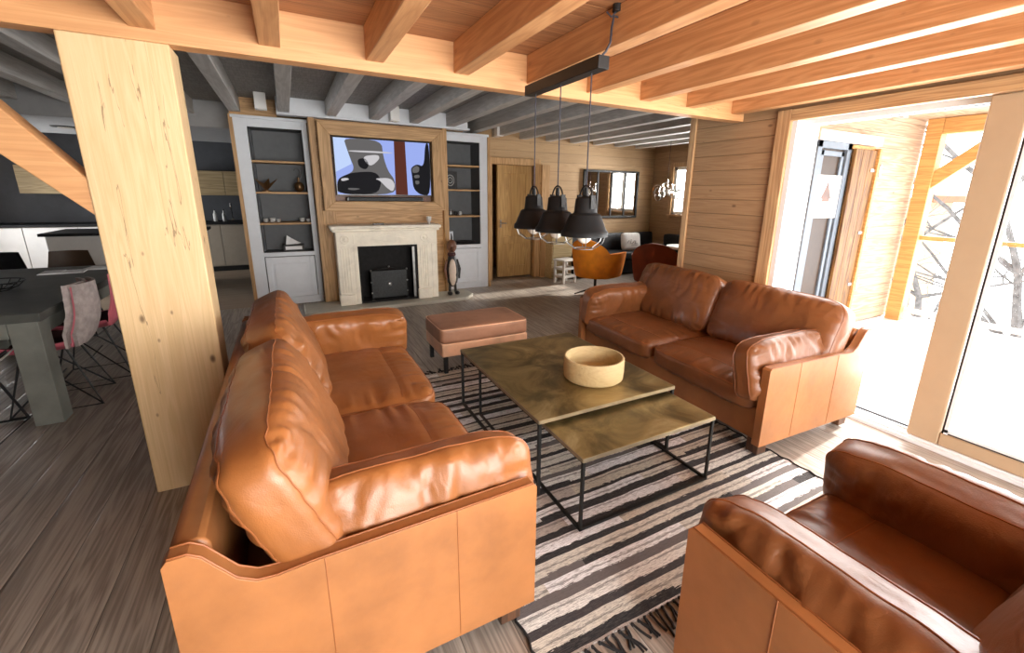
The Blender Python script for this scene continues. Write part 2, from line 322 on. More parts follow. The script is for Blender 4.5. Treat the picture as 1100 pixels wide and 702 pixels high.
# ------------------------------------------------------------------ geometry helpers
class MB:
    """collects shapes, then becomes ONE mesh object"""
    def __init__(s): s.v = []; s.f = []; s.mi = []; s.cur = 0
    def mat(s, i): s.cur = i; return s
    def add(s, vs, fs):
        o = len(s.v); s.v += [tuple(p) for p in vs]
        for f in fs: s.f.append(tuple(i + o for i in f)); s.mi.append(s.cur)
        return s
    def box(s, x0, x1, y0, y1, z0, z1, T=None):
        vs = [Vector((x, y, z)) for z in (z0, z1) for y in (y0, y1) for x in (x0, x1)]
        if T is not None: vs = [T @ p for p in vs]
        return s.add(vs, [(0, 2, 3, 1), (4, 5, 7, 6), (0, 1, 5, 4), (2, 6, 7, 3), (0, 4, 6, 2), (1, 3, 7, 5)])
    def prism(s, pts, d0, d1, axis='y'):
        """closed outline pts (a,b) extruded along axis: 'y' -> (a,t,b), 'x' -> (t,a,b), 'z' -> (a,b,t)"""
        def P(a, b, t): return (a, t, b) if axis == 'y' else ((t, a, b) if axis == 'x' else (a, b, t))
        n = len(pts); vs = [P(a, b, d0) for a, b in pts] + [P(a, b, d1) for a, b in pts]
        fs = [tuple(range(n)), tuple(range(2 * n - 1, n - 1, -1))] + [(i, n + i, n + (i + 1) % n, (i + 1) % n) for i in range(n)]
        return s.add(vs, fs)
    def tube(s, pts, r, seg=8, closed=False, radii=None):
        pts = [Vector(p) for p in pts]; n = len(pts); vs = []; fs = []
        up = None
        for i, p in enumerate(pts):
            if closed: t = (pts[(i + 1) % n] - pts[i - 1])
            else: t = pts[min(i + 1, n - 1)] - pts[max(i - 1, 0)]
            t.normalize()
            if up is None:
                up = Vector((0, 0, 1)) if abs(t.z) < .9 else Vector((1, 0, 0))
            u = (up - t * up.dot(t)).normalized(); up = u; q = t.cross(u)
            rr = radii[i] if radii else r
            for k in range(seg):
                a = 2 * PI * k / seg; vs.append(p + (u * math.cos(a) + q * math.sin(a)) * rr)
        m = n if closed else n - 1
        for i in range(m):
            j = (i + 1) % n
            for k in range(seg): fs.append((i * seg + k, i * seg + (k + 1) % seg, j * seg + (k + 1) % seg, j * seg + k))
        if not closed: fs.append(tuple(range(seg - 1, -1, -1))); fs.append(tuple((n - 1) * seg + k for k in range(seg)))
        return s.add(vs, fs)
    def lathe(s, prof, seg=32, c=(0, 0, 0), cap=True):
        vs = []; fs = []; n = len(prof)
        for r, z in prof:
            for k in range(seg):
                a = 2 * PI * k / seg; vs.append((c[0] + r * math.cos(a), c[1] + r * math.sin(a), c[2] + z))
        for i in range(n - 1):
            for k in range(seg): fs.append((i * seg + k, i * seg + (k + 1) % seg, (i + 1) * seg + (k + 1) % seg, (i + 1) * seg + k))
        if cap: fs.append(tuple(range(seg - 1, -1, -1))); fs.append(tuple((n - 1) * seg + k for k in range(seg)))
        return s.add(vs, fs)
    def ball(s, c, r, seg=16, sz=(1, 1, 1)):
        n = seg // 2; vs = []; fs = []
        for i in range(1, n):
            for k in range(seg):
                a = PI * i / n; b = 2 * PI * k / seg
                vs.append((c[0] + r * sz[0] * math.sin(a) * math.cos(b), c[1] + r * sz[1] * math.sin(a) * math.sin(b), c[2] + r * sz[2] * math.cos(a)))
        vs += [(c[0], c[1], c[2] + r * sz[2]), (c[0], c[1], c[2] - r * sz[2])]; T = len(vs) - 2
        for i in range(n - 2):
            for k in range(seg): fs.append((i * seg + k, (i + 1) * seg + k, (i + 1) * seg + (k + 1) % seg, i * seg + (k + 1) % seg))
        for k in range(seg):
            fs.append((T, k, (k + 1) % seg)); fs.append((T + 1, (n - 2) * seg + (k + 1) % seg, (n - 2) * seg + k))
        return s.add(vs, fs)
    def build(s, name, mats, parent=None, bevel=0, smooth=False, seg=2, angle=40):
        me = D.meshes.new(name); me.from_pydata(s.v, [], s.f)
        if not isinstance(mats, (list, tuple)): mats = [mats]
        for m in mats: me.materials.append(m)
        me.polygons.foreach_set('material_index', s.mi)
        me.update()
        o = D.objects.new(name, me); COL.objects.link(o)
        if parent: o.parent = parent
        fixn(me)
        if bevel:
            b = o.modifiers.new('bevel', 'BEVEL'); b.width = bevel; b.segments = seg; b.limit_method = 'ANGLE'; b.angle_limit = math.radians(35)
            b.harden_normals = False
        if smooth or bevel:
            me.polygons.foreach_set('use_smooth', [True] * len(me.polygons))
            if angle < 180: me.set_sharp_from_angle(angle=math.radians(angle))
        return o

import bmesh
def fixn(me):
    b = bmesh.new(); b.from_mesh(me); bmesh.ops.recalc_face_normals(b, faces=b.faces); b.to_mesh(me); b.free()

def tag(o, label, cat, group=None, kind=None):
    if label: o['label'] = label
    if cat: o['category'] = cat
    if group: o['group'] = group
    if kind: o['kind'] = kind
    return o
def struct(o, label=None):
    o['kind'] = 'structure'
    if label: o['label'] = label
    return o
def thing(name, label, cat, loc=(0, 0, 0), rz=0, group=None):
    o = D.objects.new(name, None); COL.objects.link(o); o.location = loc; o.rotation_euler = (0, 0, rz); o.empty_display_size = .1
    return tag(o, label, cat, group)
def copy_tree(o, parent=None):
    c = o.copy(); COL.objects.link(c)
    if parent: c.parent = parent
    for ch in o.children: copy_tree(ch, c)
    return c
def B(*a): return MB().box(*a)

def cushion(name, size, loc, rot, parent, mats, seed=0, e=.6, k=7.0, amp=.006, pucker=.004, step=.017, seams=(), pipes=(.82, -.82), arch=None, lump=1.0, pr=.003, folds=0, fold_amp=.010, fold_side=0):
    """puffy upholstery pad; size (x,y,z) with z the thickness; folds, stitched lines and piping follow its surface"""
    hx, hy, hz = size[0] / 2, size[1] / 2, size[2] / 2
    R = Euler(rot).to_matrix().to_4x4(); R.translation = Vector(loc)
    sd = Vector((seed * 3.1, seed * 1.7, seed * 5.3)); rn = random.Random(seed * 7 + 1)
    FL = []
    for i in range(folds):
        edge = rn.random()
        if size[0] > size[1]: cx = rn.uniform(-.8, .8) * hx; cy = hy * .6 * (fold_side if rn.random() < .75 else -fold_side) * rn.uniform(.3, 1.3); an = math.pi / 2 + rn.uniform(-.7, .7)
        else: cy = rn.uniform(-.85, .85) * hy; cx = hx * .6 * (fold_side if rn.random() < .75 else -fold_side) * rn.uniform(.3, 1.3); an = rn.uniform(-.7, .7)
        FL.append((cx, cy, math.cos(an), math.sin(an), rn.uniform(.04, .10), rn.uniform(.008, .016), fold_amp * rn.uniform(-1.0, .8)))
    def mp(p, extra=0.0):
        x, y, z = p
        n = (abs(x) ** k + abs(y) ** k + abs(z) ** k) ** (1 / k)
        x, y, z = x / n, y / n, z / n
        t = e + (1 - e) * math.sqrt(max(0, (1 - abs(x) ** 4) * (1 - abs(y) ** 4)))
        de = 1 - max(abs(x), abs(y)); fall = math.exp(-max(de, 0) * 6.0)
        along = y * hy if abs(x) > abs(y) else x * hx
        nv = noise.noise(Vector((x * hx, y * hy, z * hz)) * 6 + sd)
        n3 = noise.noise(Vector((x * hx, y * hy, 0)) * 2.6 + sd * 2)
        pk = noise.noise(Vector((along * 26, seed * 2.2, (1 if abs(x) > abs(y) else 5)))) * pucker * 4.0 * fall * (1 - math.exp(-max(de, 0) * 14))
        P = Vector((x * hx, y * hy, z * t * hz))
        sg = 1 if z > 0 else -1
        dz = pk + nv * amp + n3 * .012 * lump
        for cx, cy, ca, sa, hl, w_, am in FL:
            dx, dy = P.x - cx, P.y - cy; u = dx * ca + dy * sa; v_ = -dx * sa + dy * ca + .25 * u * u / hl
            if abs(v_) < .06 and abs(u) < hl * 3: dz += am * math.exp(-(v_ / w_) ** 2 - (u / hl) ** 2)
        P.z += sg * dz * min(1, .22 + max(de, 0) * 5) * min(1, abs(z) * 1.5) + extra * sg
        P.x += (noise.noise(Vector((y * hy * 9, z * 1.5, seed))) * amp * .6) * abs(x) ** 6 * (1 if x > 0 else -1)
        P.y += (noise.noise(Vector((x * hx * 9, z * 1.5, seed + 4))) * amp * .6) * abs(y) ** 6 * (1 if y > 0 else -1)
        if z > 0:
            for ax, pos in seams:
                dd = ((x if ax == 'x' else y) - pos) * (hx if ax == 'x' else hy)
                P.z -= .007 * math.exp(-(dd / .016) ** 2)
        if arch: P = arch(P, x, y, z)
        return R @ P
    nx, ny, nz = [max(4, int(a / step)) for a in size]
    vs = []; fs = []; key = {}
    def vid(p):
        kk = (round(p[0], 5), round(p[1], 5), round(p[2], 5))
        if kk not in key: key[kk] = len(vs); vs.append(mp(p))
        return key[kk]
    def face(fn, n1, n2):
        for i in range(n1):
            for j in range(n2):
                fs.append([vid(fn(-1 + 2 * a / n1, -1 + 2 * b / n2)) for a, b in ((i, j), (i + 1, j), (i + 1, j + 1), (i, j + 1))])
    face(lambda a, b: (a, b, 1), nx, ny); face(lambda a, b: (a, b, -1), nx, ny)
    face(lambda a, b: (a, 1, b), nx, nz); face(lambda a, b: (a, -1, b), nx, nz)
    face(lambda a, b: (1, a, b), ny, nz); face(lambda a, b: (-1, a, b), ny, nz)
    o = MB().add(vs, fs).build(name, mats[0], parent, smooth=True, angle=180)
    mb = MB(); N = 48
    for pz in pipes:
        ring = []
        for a, b in ((1, 0), (0, 1), (-1, 0), (0, -1)):
            for i in range(N):
                u = -1 + 2 * i / N
                ring.append(mp((a, u * a, pz) if a else (-u * b, b, pz)))
        mb.tube(ring, pr, 5, True)
    for ax, pos in seams:
        mb.tube([mp((pos, -.97 + 1.94 * i / N, 1) if ax == 'x' else (-.97 + 1.94 * i / N, pos, 1), .001) for i in range(N + 1)], .0018, 5)
    if mb.v: mb.build('piping', mats[1], o, smooth=True)
    return o

def tsub(p, q, t): return tuple(a + (b - a) * t for a, b in zip(p, q))

# ================================================================== THE SETTING
XE = 3.42      # inner face of the window wall
YB = 2.617     # front of the big beam and post
ZJ, ZC, ZBM = 2.18, 2.34, 2.132
# floors
struct(B(-4.6, XE, -1.6, 6.72, -.1, 0).build('floor', M['floor']))
struct(B(XE, 6.9, 3.0, 7.9, -.1, 0).build('floor', M['floor']))
struct(B(-.47, XE, 6.72, 7.9, -.1, 0).build('floor', M['floor']))
struct(B(2.9, 4.2, 7.9, 8.7, -.1, 0).build('floor', M['floor']))
struct(B(-4.6, -.47, 6.72, 11.0, -.1, 0).build('floor', M['kfloor']))
# ceilings
struct(B(-4.6, XE + .2, -1.6, YB + .08, ZC, ZC + .06).build('ceiling', M['boards']))
struct(B(-4.6, 7.0, YB + .08, 7.3, 2.60, 2.66).build('ceiling', M['greyboards']))
struct(B(-4.6, -.30, 7.3, 11.0, 2.60, 2.66).build('ceiling', M['whitewall']))
# window wall (east): siding strip, head above the opening, short strip by the camera
ww = MB(); ww.box(XE, XE + .22, 2.27, 3.10, 0, 2.6)
struct(ww.build('wall_east', M['siding']))
struct(B(XE, XE + .22, -1.6, 2.27, 2.10, 2.6).build('wall_east_head', M['siding']))
struct(B(XE, XE + .22, -1.6, -1.3, 0, 2.10).build('wall_east_south', M['siding']))
struct(B(XE - .02, XE + .24, 3.10, 3.165, 0, 2.6).build('trim_1', M['trim'], bevel=.004))
# window casing
tr = MB(); tr.box(XE - .03, XE + .02, 2.19, 2.30, 0, 2.17)
struct(tr.build('trim_2', M['trim'], bevel=.006))
struct(B(XE - .03, XE + .02, -1.3, 2.19, 2.085, 2.17).build('trim_3', M['trim_y'], bevel=.006))
struct(B(XE, XE + .16, 2.15, 2.20, 0, 2.10).build('trim_4', M['white'], bevel=.003))
# other walls
sw = MB(); sw.box(-4.6, -.1, -1.7, -1.6, 0, 2.6); sw.box(2.9, XE + .2, -1.7, -1.6, 0, 2.6); sw.box(-.1, 2.9, -1.7, -1.6, 2.12, 2.6)
struct(sw.build('wall_south', M['siding_x']))
wl = MB(); wl.box(-4.7, -4.6, -1.7, 8.2, 0, 2.66); wl.box(-4.7, -4.6, 9.6, 11.0, 0, 2.66); wl.box(-4.7, -4.6, 8.2, 9.6, 0, .3); wl.box(-4.7, -4.6, 8.2, 9.6, 2.0, 2.66)
struct(wl.build('wall_west', M['darkwall']))
struct(B(-4.7, -.30, 10.62, 10.8, 0, 2.66).build('wall_kitchen', M['darkwall']))
struct(B(-.46, -.31, 6.95, 10.62, 0, 2.66).build('wall_kitchen_side', M['darkwall']))
# rear wall with the wooden door, nook walls
nw = MB(); nw.box(-.31, 3.10, 7.2, 7.35, 0, 2.66); nw.box(3.98, 7.0, 7.2, 7.35, 0, 2.66); nw.box(3.10, 3.98, 7.2, 7.35, 2.02, 2.66)
struct(nw.build('wall_north', M['siding_x']))
ne = MB(); ne.box(6.8, 6.95, 3.0, 5.72, 0, 2.66); ne.box(6.8, 6.95, 6.62, 7.2, 0, 2.66); ne.box(6.8, 6.95, 5.72, 6.62, 0, 1.16); ne.box(6.8, 6.95, 5.72, 6.62, 2.07, 2.66)
struct(ne.build('wall_nook', M['siding']))
struct(B(XE + .24, 6.95, 2.85, 3.05, 0, 2.66).build('wall_nook_south', M['siding_x']))
# corridor behind the door
cr = MB(); cr.box(2.9, 4.2, 8.6, 8.7, 0, 2.5); cr.box(3.02, 3.1, 7.35, 8.6, 0, 2.5); cr.box(4.1, 4.2, 7.35, 8.6, 0, 2.5); cr.box(2.9, 4.2, 7.35, 8.7, 2.5, 2.6)
struct(cr.build('wall_corridor', M['siding_x']))

# door in the rear wall
dt = MB(); dt.box(3.02, 3.12, 7.15, 7.2, 0, 2.02); dt.box(3.95, 4.06, 7.12, 7.2, 0, 2.02); dt.box(3.02, 4.06, 7.14, 7.2, 2.0, 2.11)
struct(dt.build('door_1_frame', M['tvwood'], bevel=.004))
struct(MB().box(4.06, 4.22, 7.08, 7.2, 0, 2.02).build('trim_5', M['tvwood'], bevel=.004))
d1 = thing('door_1', None, None); d1['kind'] = 'structure'
dl = MB(); dl.box(3.28, 3.96, 7.30, 7.34, .02, 2.0)
for z0, z1 in ((.02, .22), (.62, .76), (1.86, 2.0)): dl.box(3.40, 3.84, 7.285, 7.30, z0, z1)
for x0, x1 in ((3.28, 3.40), (3.84, 3.96)): dl.box(x0, x1, 7.285, 7.30, .02, 2.0)
dl.build('door_leaf', M['doorwood'], d1, bevel=.004)
dh = MB(); dh.tube([(3.34, 7.285, 1.0), (3.34, 7.24, 1.0), (3.44, 7.24, 1.0)], .009); dh.box(3.325, 3.355, 7.275, 7.286, .92, 1.06)
dh.build('door_handle', M['handle'], d1)

# ---- sliding balcony door (window_1)
win = thing('window_1', None, None); win['kind'] = 'structure'
XF = XE + .03
fm = MB()
fm.box(XF - .02, XF + .10, .94, 1.10, .04, 2.085)           # mullion stile
fm.box(XF - .02, XF + .10, -.95, .94, .04, .125)            # bottom rail
fm.box(XF - .02, XF + .10, -.95, .94, 1.94, 2.085)          # top rail
fm.box(XF - .02, XF + .10, -1.1, -.95, .04, 2.085)
fm.build('sash_frame', M['pvc'], win, bevel=.008)
tk = MB(); tk.box(XE - .02, XE + .20, -1.3, 2.17, 0, .025); tk.box(XE + .005, XE + .018, -1.3, 2.17, .025, .04); tk.box(XE + .10, XE + .112, -1.3, 2.17, .025, .04)
tk.build('sill_track', M['white'], win, bevel=.002)
tg = MB(); tg.box(XE + .13, XE + .14, 1.10, 2.17, .03, .045); tg.box(XE + .13, XE + .14, 1.10, 2.15, 2.055, 2.068); tg.box(XE + .128, XE + .138, 2.13, 2.142, .03, 2.06)
gk = .935
for a in ((gk - .012, gk, .125, 1.94), (-.95, -.938, .125, 1.94)): tg.box(XF - .012, XF - .004, a[0], a[1], a[2], a[3])
for a in ((-.95, gk, .125, .137), (-.95, gk, 1.928, 1.94)): tg.box(XF - .012, XF - .004, a[0], a[1], a[2], a[3])
tg.build('gasket', M['gasket'], win)
bd = MB(); bd.box(XF - .02, XF - .006, gk - .03, gk - .012, .125, 1.94); bd.box(XF - .02, XF - .006, -.95, gk - .012, .137, .155)
bd.build('glazing_bead', M['white'], win)
B(XF + .03, XF + .036, -.95, .94, .125, 1.94).build('pane', M['glass'], win)
fr2 = MB(); fr2.box(XE + .10, XE + .2, -1.3, 2.17, 2.06, 2.10); fr2.box(XE + .1, XE + .2, 2.10, 2.15, .03, 2.06)
fr2.build('outer_frame', M['white'], win, bevel=.003)

# ---- south window behind the camera
w2 = thing('window_2', None, None); w2['kind'] = 'structure'
f = MB()
for x in (-.1, .88, 1.88, 2.82): f.box(x, x + .08, -1.68, -1.6, .0, 2.12)
f.box(-.1, 2.9, -1.68, -1.6, 0, .09); f.box(-.1, 2.9, -1.68, -1.6, 2.04, 2.12)
f.build('window_frame', M['trim'], w2, bevel=.004)
B(-.02, 2.84, -1.645, -1.64, .09, 2.04).build('pane', M['glass'], w2)

# ---- nook window and west window
w3 = thing('window_3', None, None); w3['kind'] = 'structure'
f = MB()
for y in (5.72, 6.14, 6.56): f.box(6.82, 6.88, y, y + .06, 1.16, 2.07)
f.box(6.82, 6.88, 5.72, 6.62, 1.16, 1.22); f.box(6.82, 6.88, 5.72, 6.62, 2.01, 2.07)
for z in (1.46, 1.75): f.box(6.835, 6.86, 5.72, 6.62, z, z + .02)
f.build('window_frame', M['whitewood'], w3, bevel=.003)
B(6.85, 6.855, 5.75, 6.6, 1.2, 2.03).build('pane', M['glass'], w3)
c = MB(); c.box(6.775, 6.80, 5.64, 5.72, 1.08, 2.15); c.box(6.775, 6.80, 6.62, 6.70, 1.08, 2.15); c.box(6.775, 6.8, 5.72, 6.62, 2.07, 2.15); c.box(6.74, 6.8, 5.66, 6.68, 1.12, 1.16)
c.build('window_casing', M['trim'], w3, bevel=.004)
w4 = thing('window_4', None, None); w4['kind'] = 'structure'
f = MB()
for y in (8.2, 8.85, 9.5): f.box(-4.68, -4.58, y, y + .1, .3, 2.0)
f.box(-4.68, -4.58, 8.2, 9.6, .3, .4); f.box(-4.68, -4.58, 8.2, 9.6, 1.9, 2.0)
f.build('window_frame', M['tvwood'], w4, bevel=.004)
B(-4.65, -4.645, 8.25, 9.55, .35, 1.95).build('pane', M['glass'], w4)

# ================================================================== BALCONY AND OUTSIDE
struct(B(XE + .2, 7.3, -6, 2.85, -.12, -.01).build('floor_balcony', M['snow']))
struct(B(XE + .15, 7.6, -6, 2.85, 2.46, 2.52).build('ceiling_balcony', M['extsiding']))
# outside face of the nook wall
struct(B(XE + .22, 7.0, 2.78, 2.85, 0, 2.46).build('wall_balcony', M['extsiding']))
ed = thing('door_2', None, None); ed['kind'] = 'structure'
f = MB(); f.box(4.72, 4.80, 2.72, 2.78, 0, 2.09); f.box(5.26, 5.34, 2.72, 2.78, 0, 2.09); f.box(4.72, 5.34, 2.72, 2.78, 2.02, 2.09); f.box(4.72, 5.34, 2.72, 2.78, 0, .12)
f.build('door_frame', M['bluegrey'], ed, bevel=.006)
f = MB(); f.box(4.82, 4.87, 2.735, 2.77, .12, 2.0); f.box(5.19, 5.24, 2.735, 2.77, .12, 2.0); f.box(4.82, 5.24, 2.735, 2.77, 1.95, 2.0)
f.build('sash_frame', M['bluegrey'], ed, bevel=.004)
B(4.8, 5.26, 2.755, 2.765, .12, 2.02).build('pane', M['brownshell'], ed)
ps = thing('notice_sheet', 'white sheet with a small drawn chalet fixed to the outside door', 'sign', (0, 0, 0))
B(4.77, 5.26, 2.728, 2.733, 1.32, 1.76).build('sheet', M['paper'], ps)
q = MB(); q.prism([(4.93, 1.52), (5.11, 1.52), (5.03, 1.66), (5.02, 1.70), (5.01, 1.66)], 2.724, 2.728); q.box(4.96, 5.08, 2.724, 2.728, 1.49, 1.52)
for i in range(4): q.box(4.86, 5.10 - .03 * (i % 2), 2.725, 2.728, 1.36 + i * .025, 1.366 + i * .025)
q.build('drawing', M['figbrown'], ps)
sh = thing('window_shutter', 'rustic knotty wooden shutter folded open beside the outside door', 'shutter', (0, 0, 0))
s_ = MB()
for i in range(3): s_.box(5.35 + i * .145, 5.35 + i * .145 + .142, 2.68, 2.715, .10, 2.04)
s_.build('panel', M['shutter'], sh, bevel=.004)
s_ = MB(); s_.box(5.786, 5.83, 2.655, 2.72, .08, 2.06); s_.box(5.35, 5.80, 2.715, 2.76, 2.04, 2.08)
s_.build('edge_batten', M['extbeam'], sh, bevel=.003)
for z in (.55, 1.15, 1.83):
    h = MB(); h.box(5.83, 5.87, 2.65, 2.68, z - .05, z + .05); h.tube([(5.87, 2.665, z - .07), (5.87, 2.665, z + .07)], .012); h.box(5.70, 5.83, 2.672, 2.68, z - .015, z + .015)
    h.build('hinge', M['handle'], sh)
struct(B(4.7, 5.9, 2.70, 2.78, 2.09, 2.19).build('trim_6', M['extwhite'], bevel=.004))
pt = thing('balcony_post', 'square larch post with a diagonal brace holding the balcony roof', 'post', (6.95, 2.64, 0))
B(-.08, .08, -.08, .08, -.01, 2.46).build('post', M['extbeam'], pt, bevel=.006)
br = MB(); br.prism([(-.08, 1.66), (-.08, 1.86), (-.55, 2.275), (-.76, 2.275)], -.05, .05, 'x'); br.build('brace', M['extbeam'], pt, bevel=.004)
tag(B(6.87, 7.03, -6, 2.555, 2.28, 2.455).build('balcony_beam', M['extbeam'], bevel=.005), 'orange larch beam along the balcony roof edge', 'beam')
rl = thing('balcony_railing', 'larch balcony handrail with widely spaced balusters', 'railing', (0, 0, 0))
B(6.92, 7.0, -6, 2.56, 1.04, 1.09).build('handrail', M['extbeam'], rl, bevel=.004)
for i in range(5): B(6.935, 6.985, 1.1 - i * 1.6, 1.15 - i * 1.6, -.01, 1.04).build('baluster', M['extwhite'], rl)
B(6.94, 6.98, -6, 2.56, .10, .16).build('bottom_rail', M['extwhite'], rl)

def tree(loc, h, seed, label):
    rnd = random.Random(seed); m = MB()
    def grow(p, d, L, r, lv):
        pts = [Vector(p)]; dd = Vector(d).normalized()
        for i in range(4):
            dd = (dd + Vector((rnd.uniform(-.25, .25), rnd.uniform(-.25, .25), rnd.uniform(-.05, .12)))).normalized(); pts.append(pts[-1] + dd * L / 4)
        m.tube(pts, r, 5, False, [r * (1 - .17 * i) for i in range(5)])
        if lv < 4:
            for i in range(4 if lv else 8):
                b = pts[rnd.randint(1, 4)]; a = rnd.uniform(0, 2 * PI)
                grow(b, dd * .6 + Vector((math.cos(a), math.sin(a), rnd.uniform(-.3, .5))), L * rnd.uniform(.45, .62), r * .45, lv + 1)
    grow((0, 0, 0), (0, 0, 1), h, h * .020, 0)
    o = m.build('bare_tree', M['bark']); o.location = loc; tag(o, label, 'tree'); return o
tree((21, 7.0, -6), 8.0, 3, 'frosted bare tree beyond the balcony, seen left of the door stile')
tree((14.5, 2.6, -6), 8.0, 5, 'larger frosted bare tree beyond the railing, right of the door stile')
struct(B(7.4, 60, -40, 40, -6.2, -6.0).build('ground', M['snow']))
hs = thing('neighbouring_chalet', 'reddish chalet gable far beyond the balcony, behind the brace', 'building', (26, 10.8, -6))
B(-1.5, 1.5, -1.6, 1.4, 0, 7.6).build('wall', M['siding'], hs)
hr = MB(); hr.prism([(-2.1, 7.4), (-.1, 9.2), (1.9, 7.4), (1.9, 7.7), (-.1, 9.5), (-2.1, 7.7)], -2, 2, 'x'); hr.build('roof', M['rust'], hs)

# ================================================================== TIMBER
def label_n(n): return ['first', 'second', 'third', 'fourth', 'fifth', 'sixth', 'seventh', 'eighth', 'ninth', 'tenth', 'eleventh', 'twelfth', 'thirteenth', 'fourteenth', 'fifteenth', 'sixteenth', 'seventeenth', 'eighteenth', 'nineteenth', 'twentieth', 'twenty-first', 'twenty-second', 'twenty-third'][n]
tag(B(-4.6, XE - .002, YB, YB + .10, ZBM, 2.60).build('ceiling_beam', M['beam'], bevel=.004), 'long orange larch beam crossing the room, resting on the pale post', 'beam')
P = MB(); P.box(-.745, -.380, YB, YB + .20, 0, ZBM)
po = P.build('wooden_post', M['post'], bevel=.006); tag(po, 'broad pale knotty spruce post standing behind the left sofa', 'post')
br = MB(); br.prism([(-.745, 1.405), (-.745, 1.56), (-1.20, 2.132), (-1.47, 2.132)], YB + .01, YB + .15)
tag(br.build('wooden_brace', M['beam'], bevel=.005), 'diagonal orange brace from the pale post up to the beam', 'brace')
js = [3.30, 2.79, 2.33, 1.87, 1.42, .955, .48, .005, -.46, -.93, -1.4, -1.87, -2.34, -2.81]
for i, x in enumerate(js):
    o = B(-.045, .045, 0, YB + 1.6 - .001, 0, ZC - ZJ).build('ceiling_joist', M['joist'], bevel=.004)
    o.location = (x, -1.6, ZJ)
    tag(o, 'orange larch ceiling joist, %s from the window wall' % label_n(i), 'joist', 'orange joists of the living room ceiling')
gj = [6.4 - .52 * i for i in range(21)]
gj = [x + .0 for x in gj]
off = 2.16 - min(gj, key=lambda x: abs(x - 2.16))
for i, x in enumerate(gj):
    x += off
    y1 = 7.2 if x > 2.5 else (6.42 if x > -.31 else 7.2)
    z0 = 2.43
    o = B(-.06, .06, 0, y1 - YB - .1, 0, 2.60 - z0).build('ceiling_joist', M['greyjoist'], bevel=.004)
    o.location = (x, YB + .1, z0)
    tag(o, 'grey-stained ceiling joist, %s from the dining nook end' % label_n(i), 'joist', 'grey joists of the rear ceiling')
struct(B(.0, 2.42, 6.42, 6.5, 2.405, 2.60).build('trim_7', M['white'], bevel=.004))
struct(B(-.0, 2.44, 6.38, 6.52, 2.395, 2.42).build('trim_8', M['white'], bevel=.006))
struct(B(-4.6, -.47, 7.2, 9.4, 2.28, 2.60).build('ceiling_kitchen_box', M['whitewall'], bevel=.01))
struct(B(-.5, .0, 6.72, 6.8, 2.37, 2.6).build('trim_9', M['tvwood_x']))
for loc, lab in (((-.15, 6.32, 2.60), 'white box spotlight above the left bookcase'), ((1.36, 6.32, 2.60), 'white box spotlight between joists above the television'), ((3.16, 6.95, 2.60), 'white box spotlight above the doorway corner')):
    t = thing('ceiling_spotlight', lab, 'spotlight', loc, group='ceiling spotlights')
    B(-.06, .06, -.06, .06, -.18, -.0).build('housing', M['spotwhite'], t, bevel=.006)
    MB().lathe([(.035, -.186), (.035, -.178)], 20).build('lens', M['bulb'], t)
t = thing('downlight', 'dark oval recessed downlight in the kitchen bulkhead', 'light', (-2.45, 8.3, 2.28))
MB().lathe([(.13, -.012), (.15, 0)], 28).build('bezel', M['black'], t)
MB().lathe([(.08, -.02), (.08, -.012)], 24).build('lens', M['bulb'], t)

# ================================================================== FIREPLACE WALL
struct(B(.40, 2.10, 6.5, 7.2, 0, 2.40).build('wall_chimney', M['tvwood_x']))
cb = MB(); cb.box(.33, .40, 6.42, 6.9, 0, 2.40); cb.box(2.03, 2.10, 6.42, 6.9, 0, 2.40)
struct(cb.build('trim_10', M['tvwood'], bevel=.004))
struct(B(.40, .56, 6.43, 6.5, .05, 1.27).build('trim_11', M['tvwood'], bevel=.004))

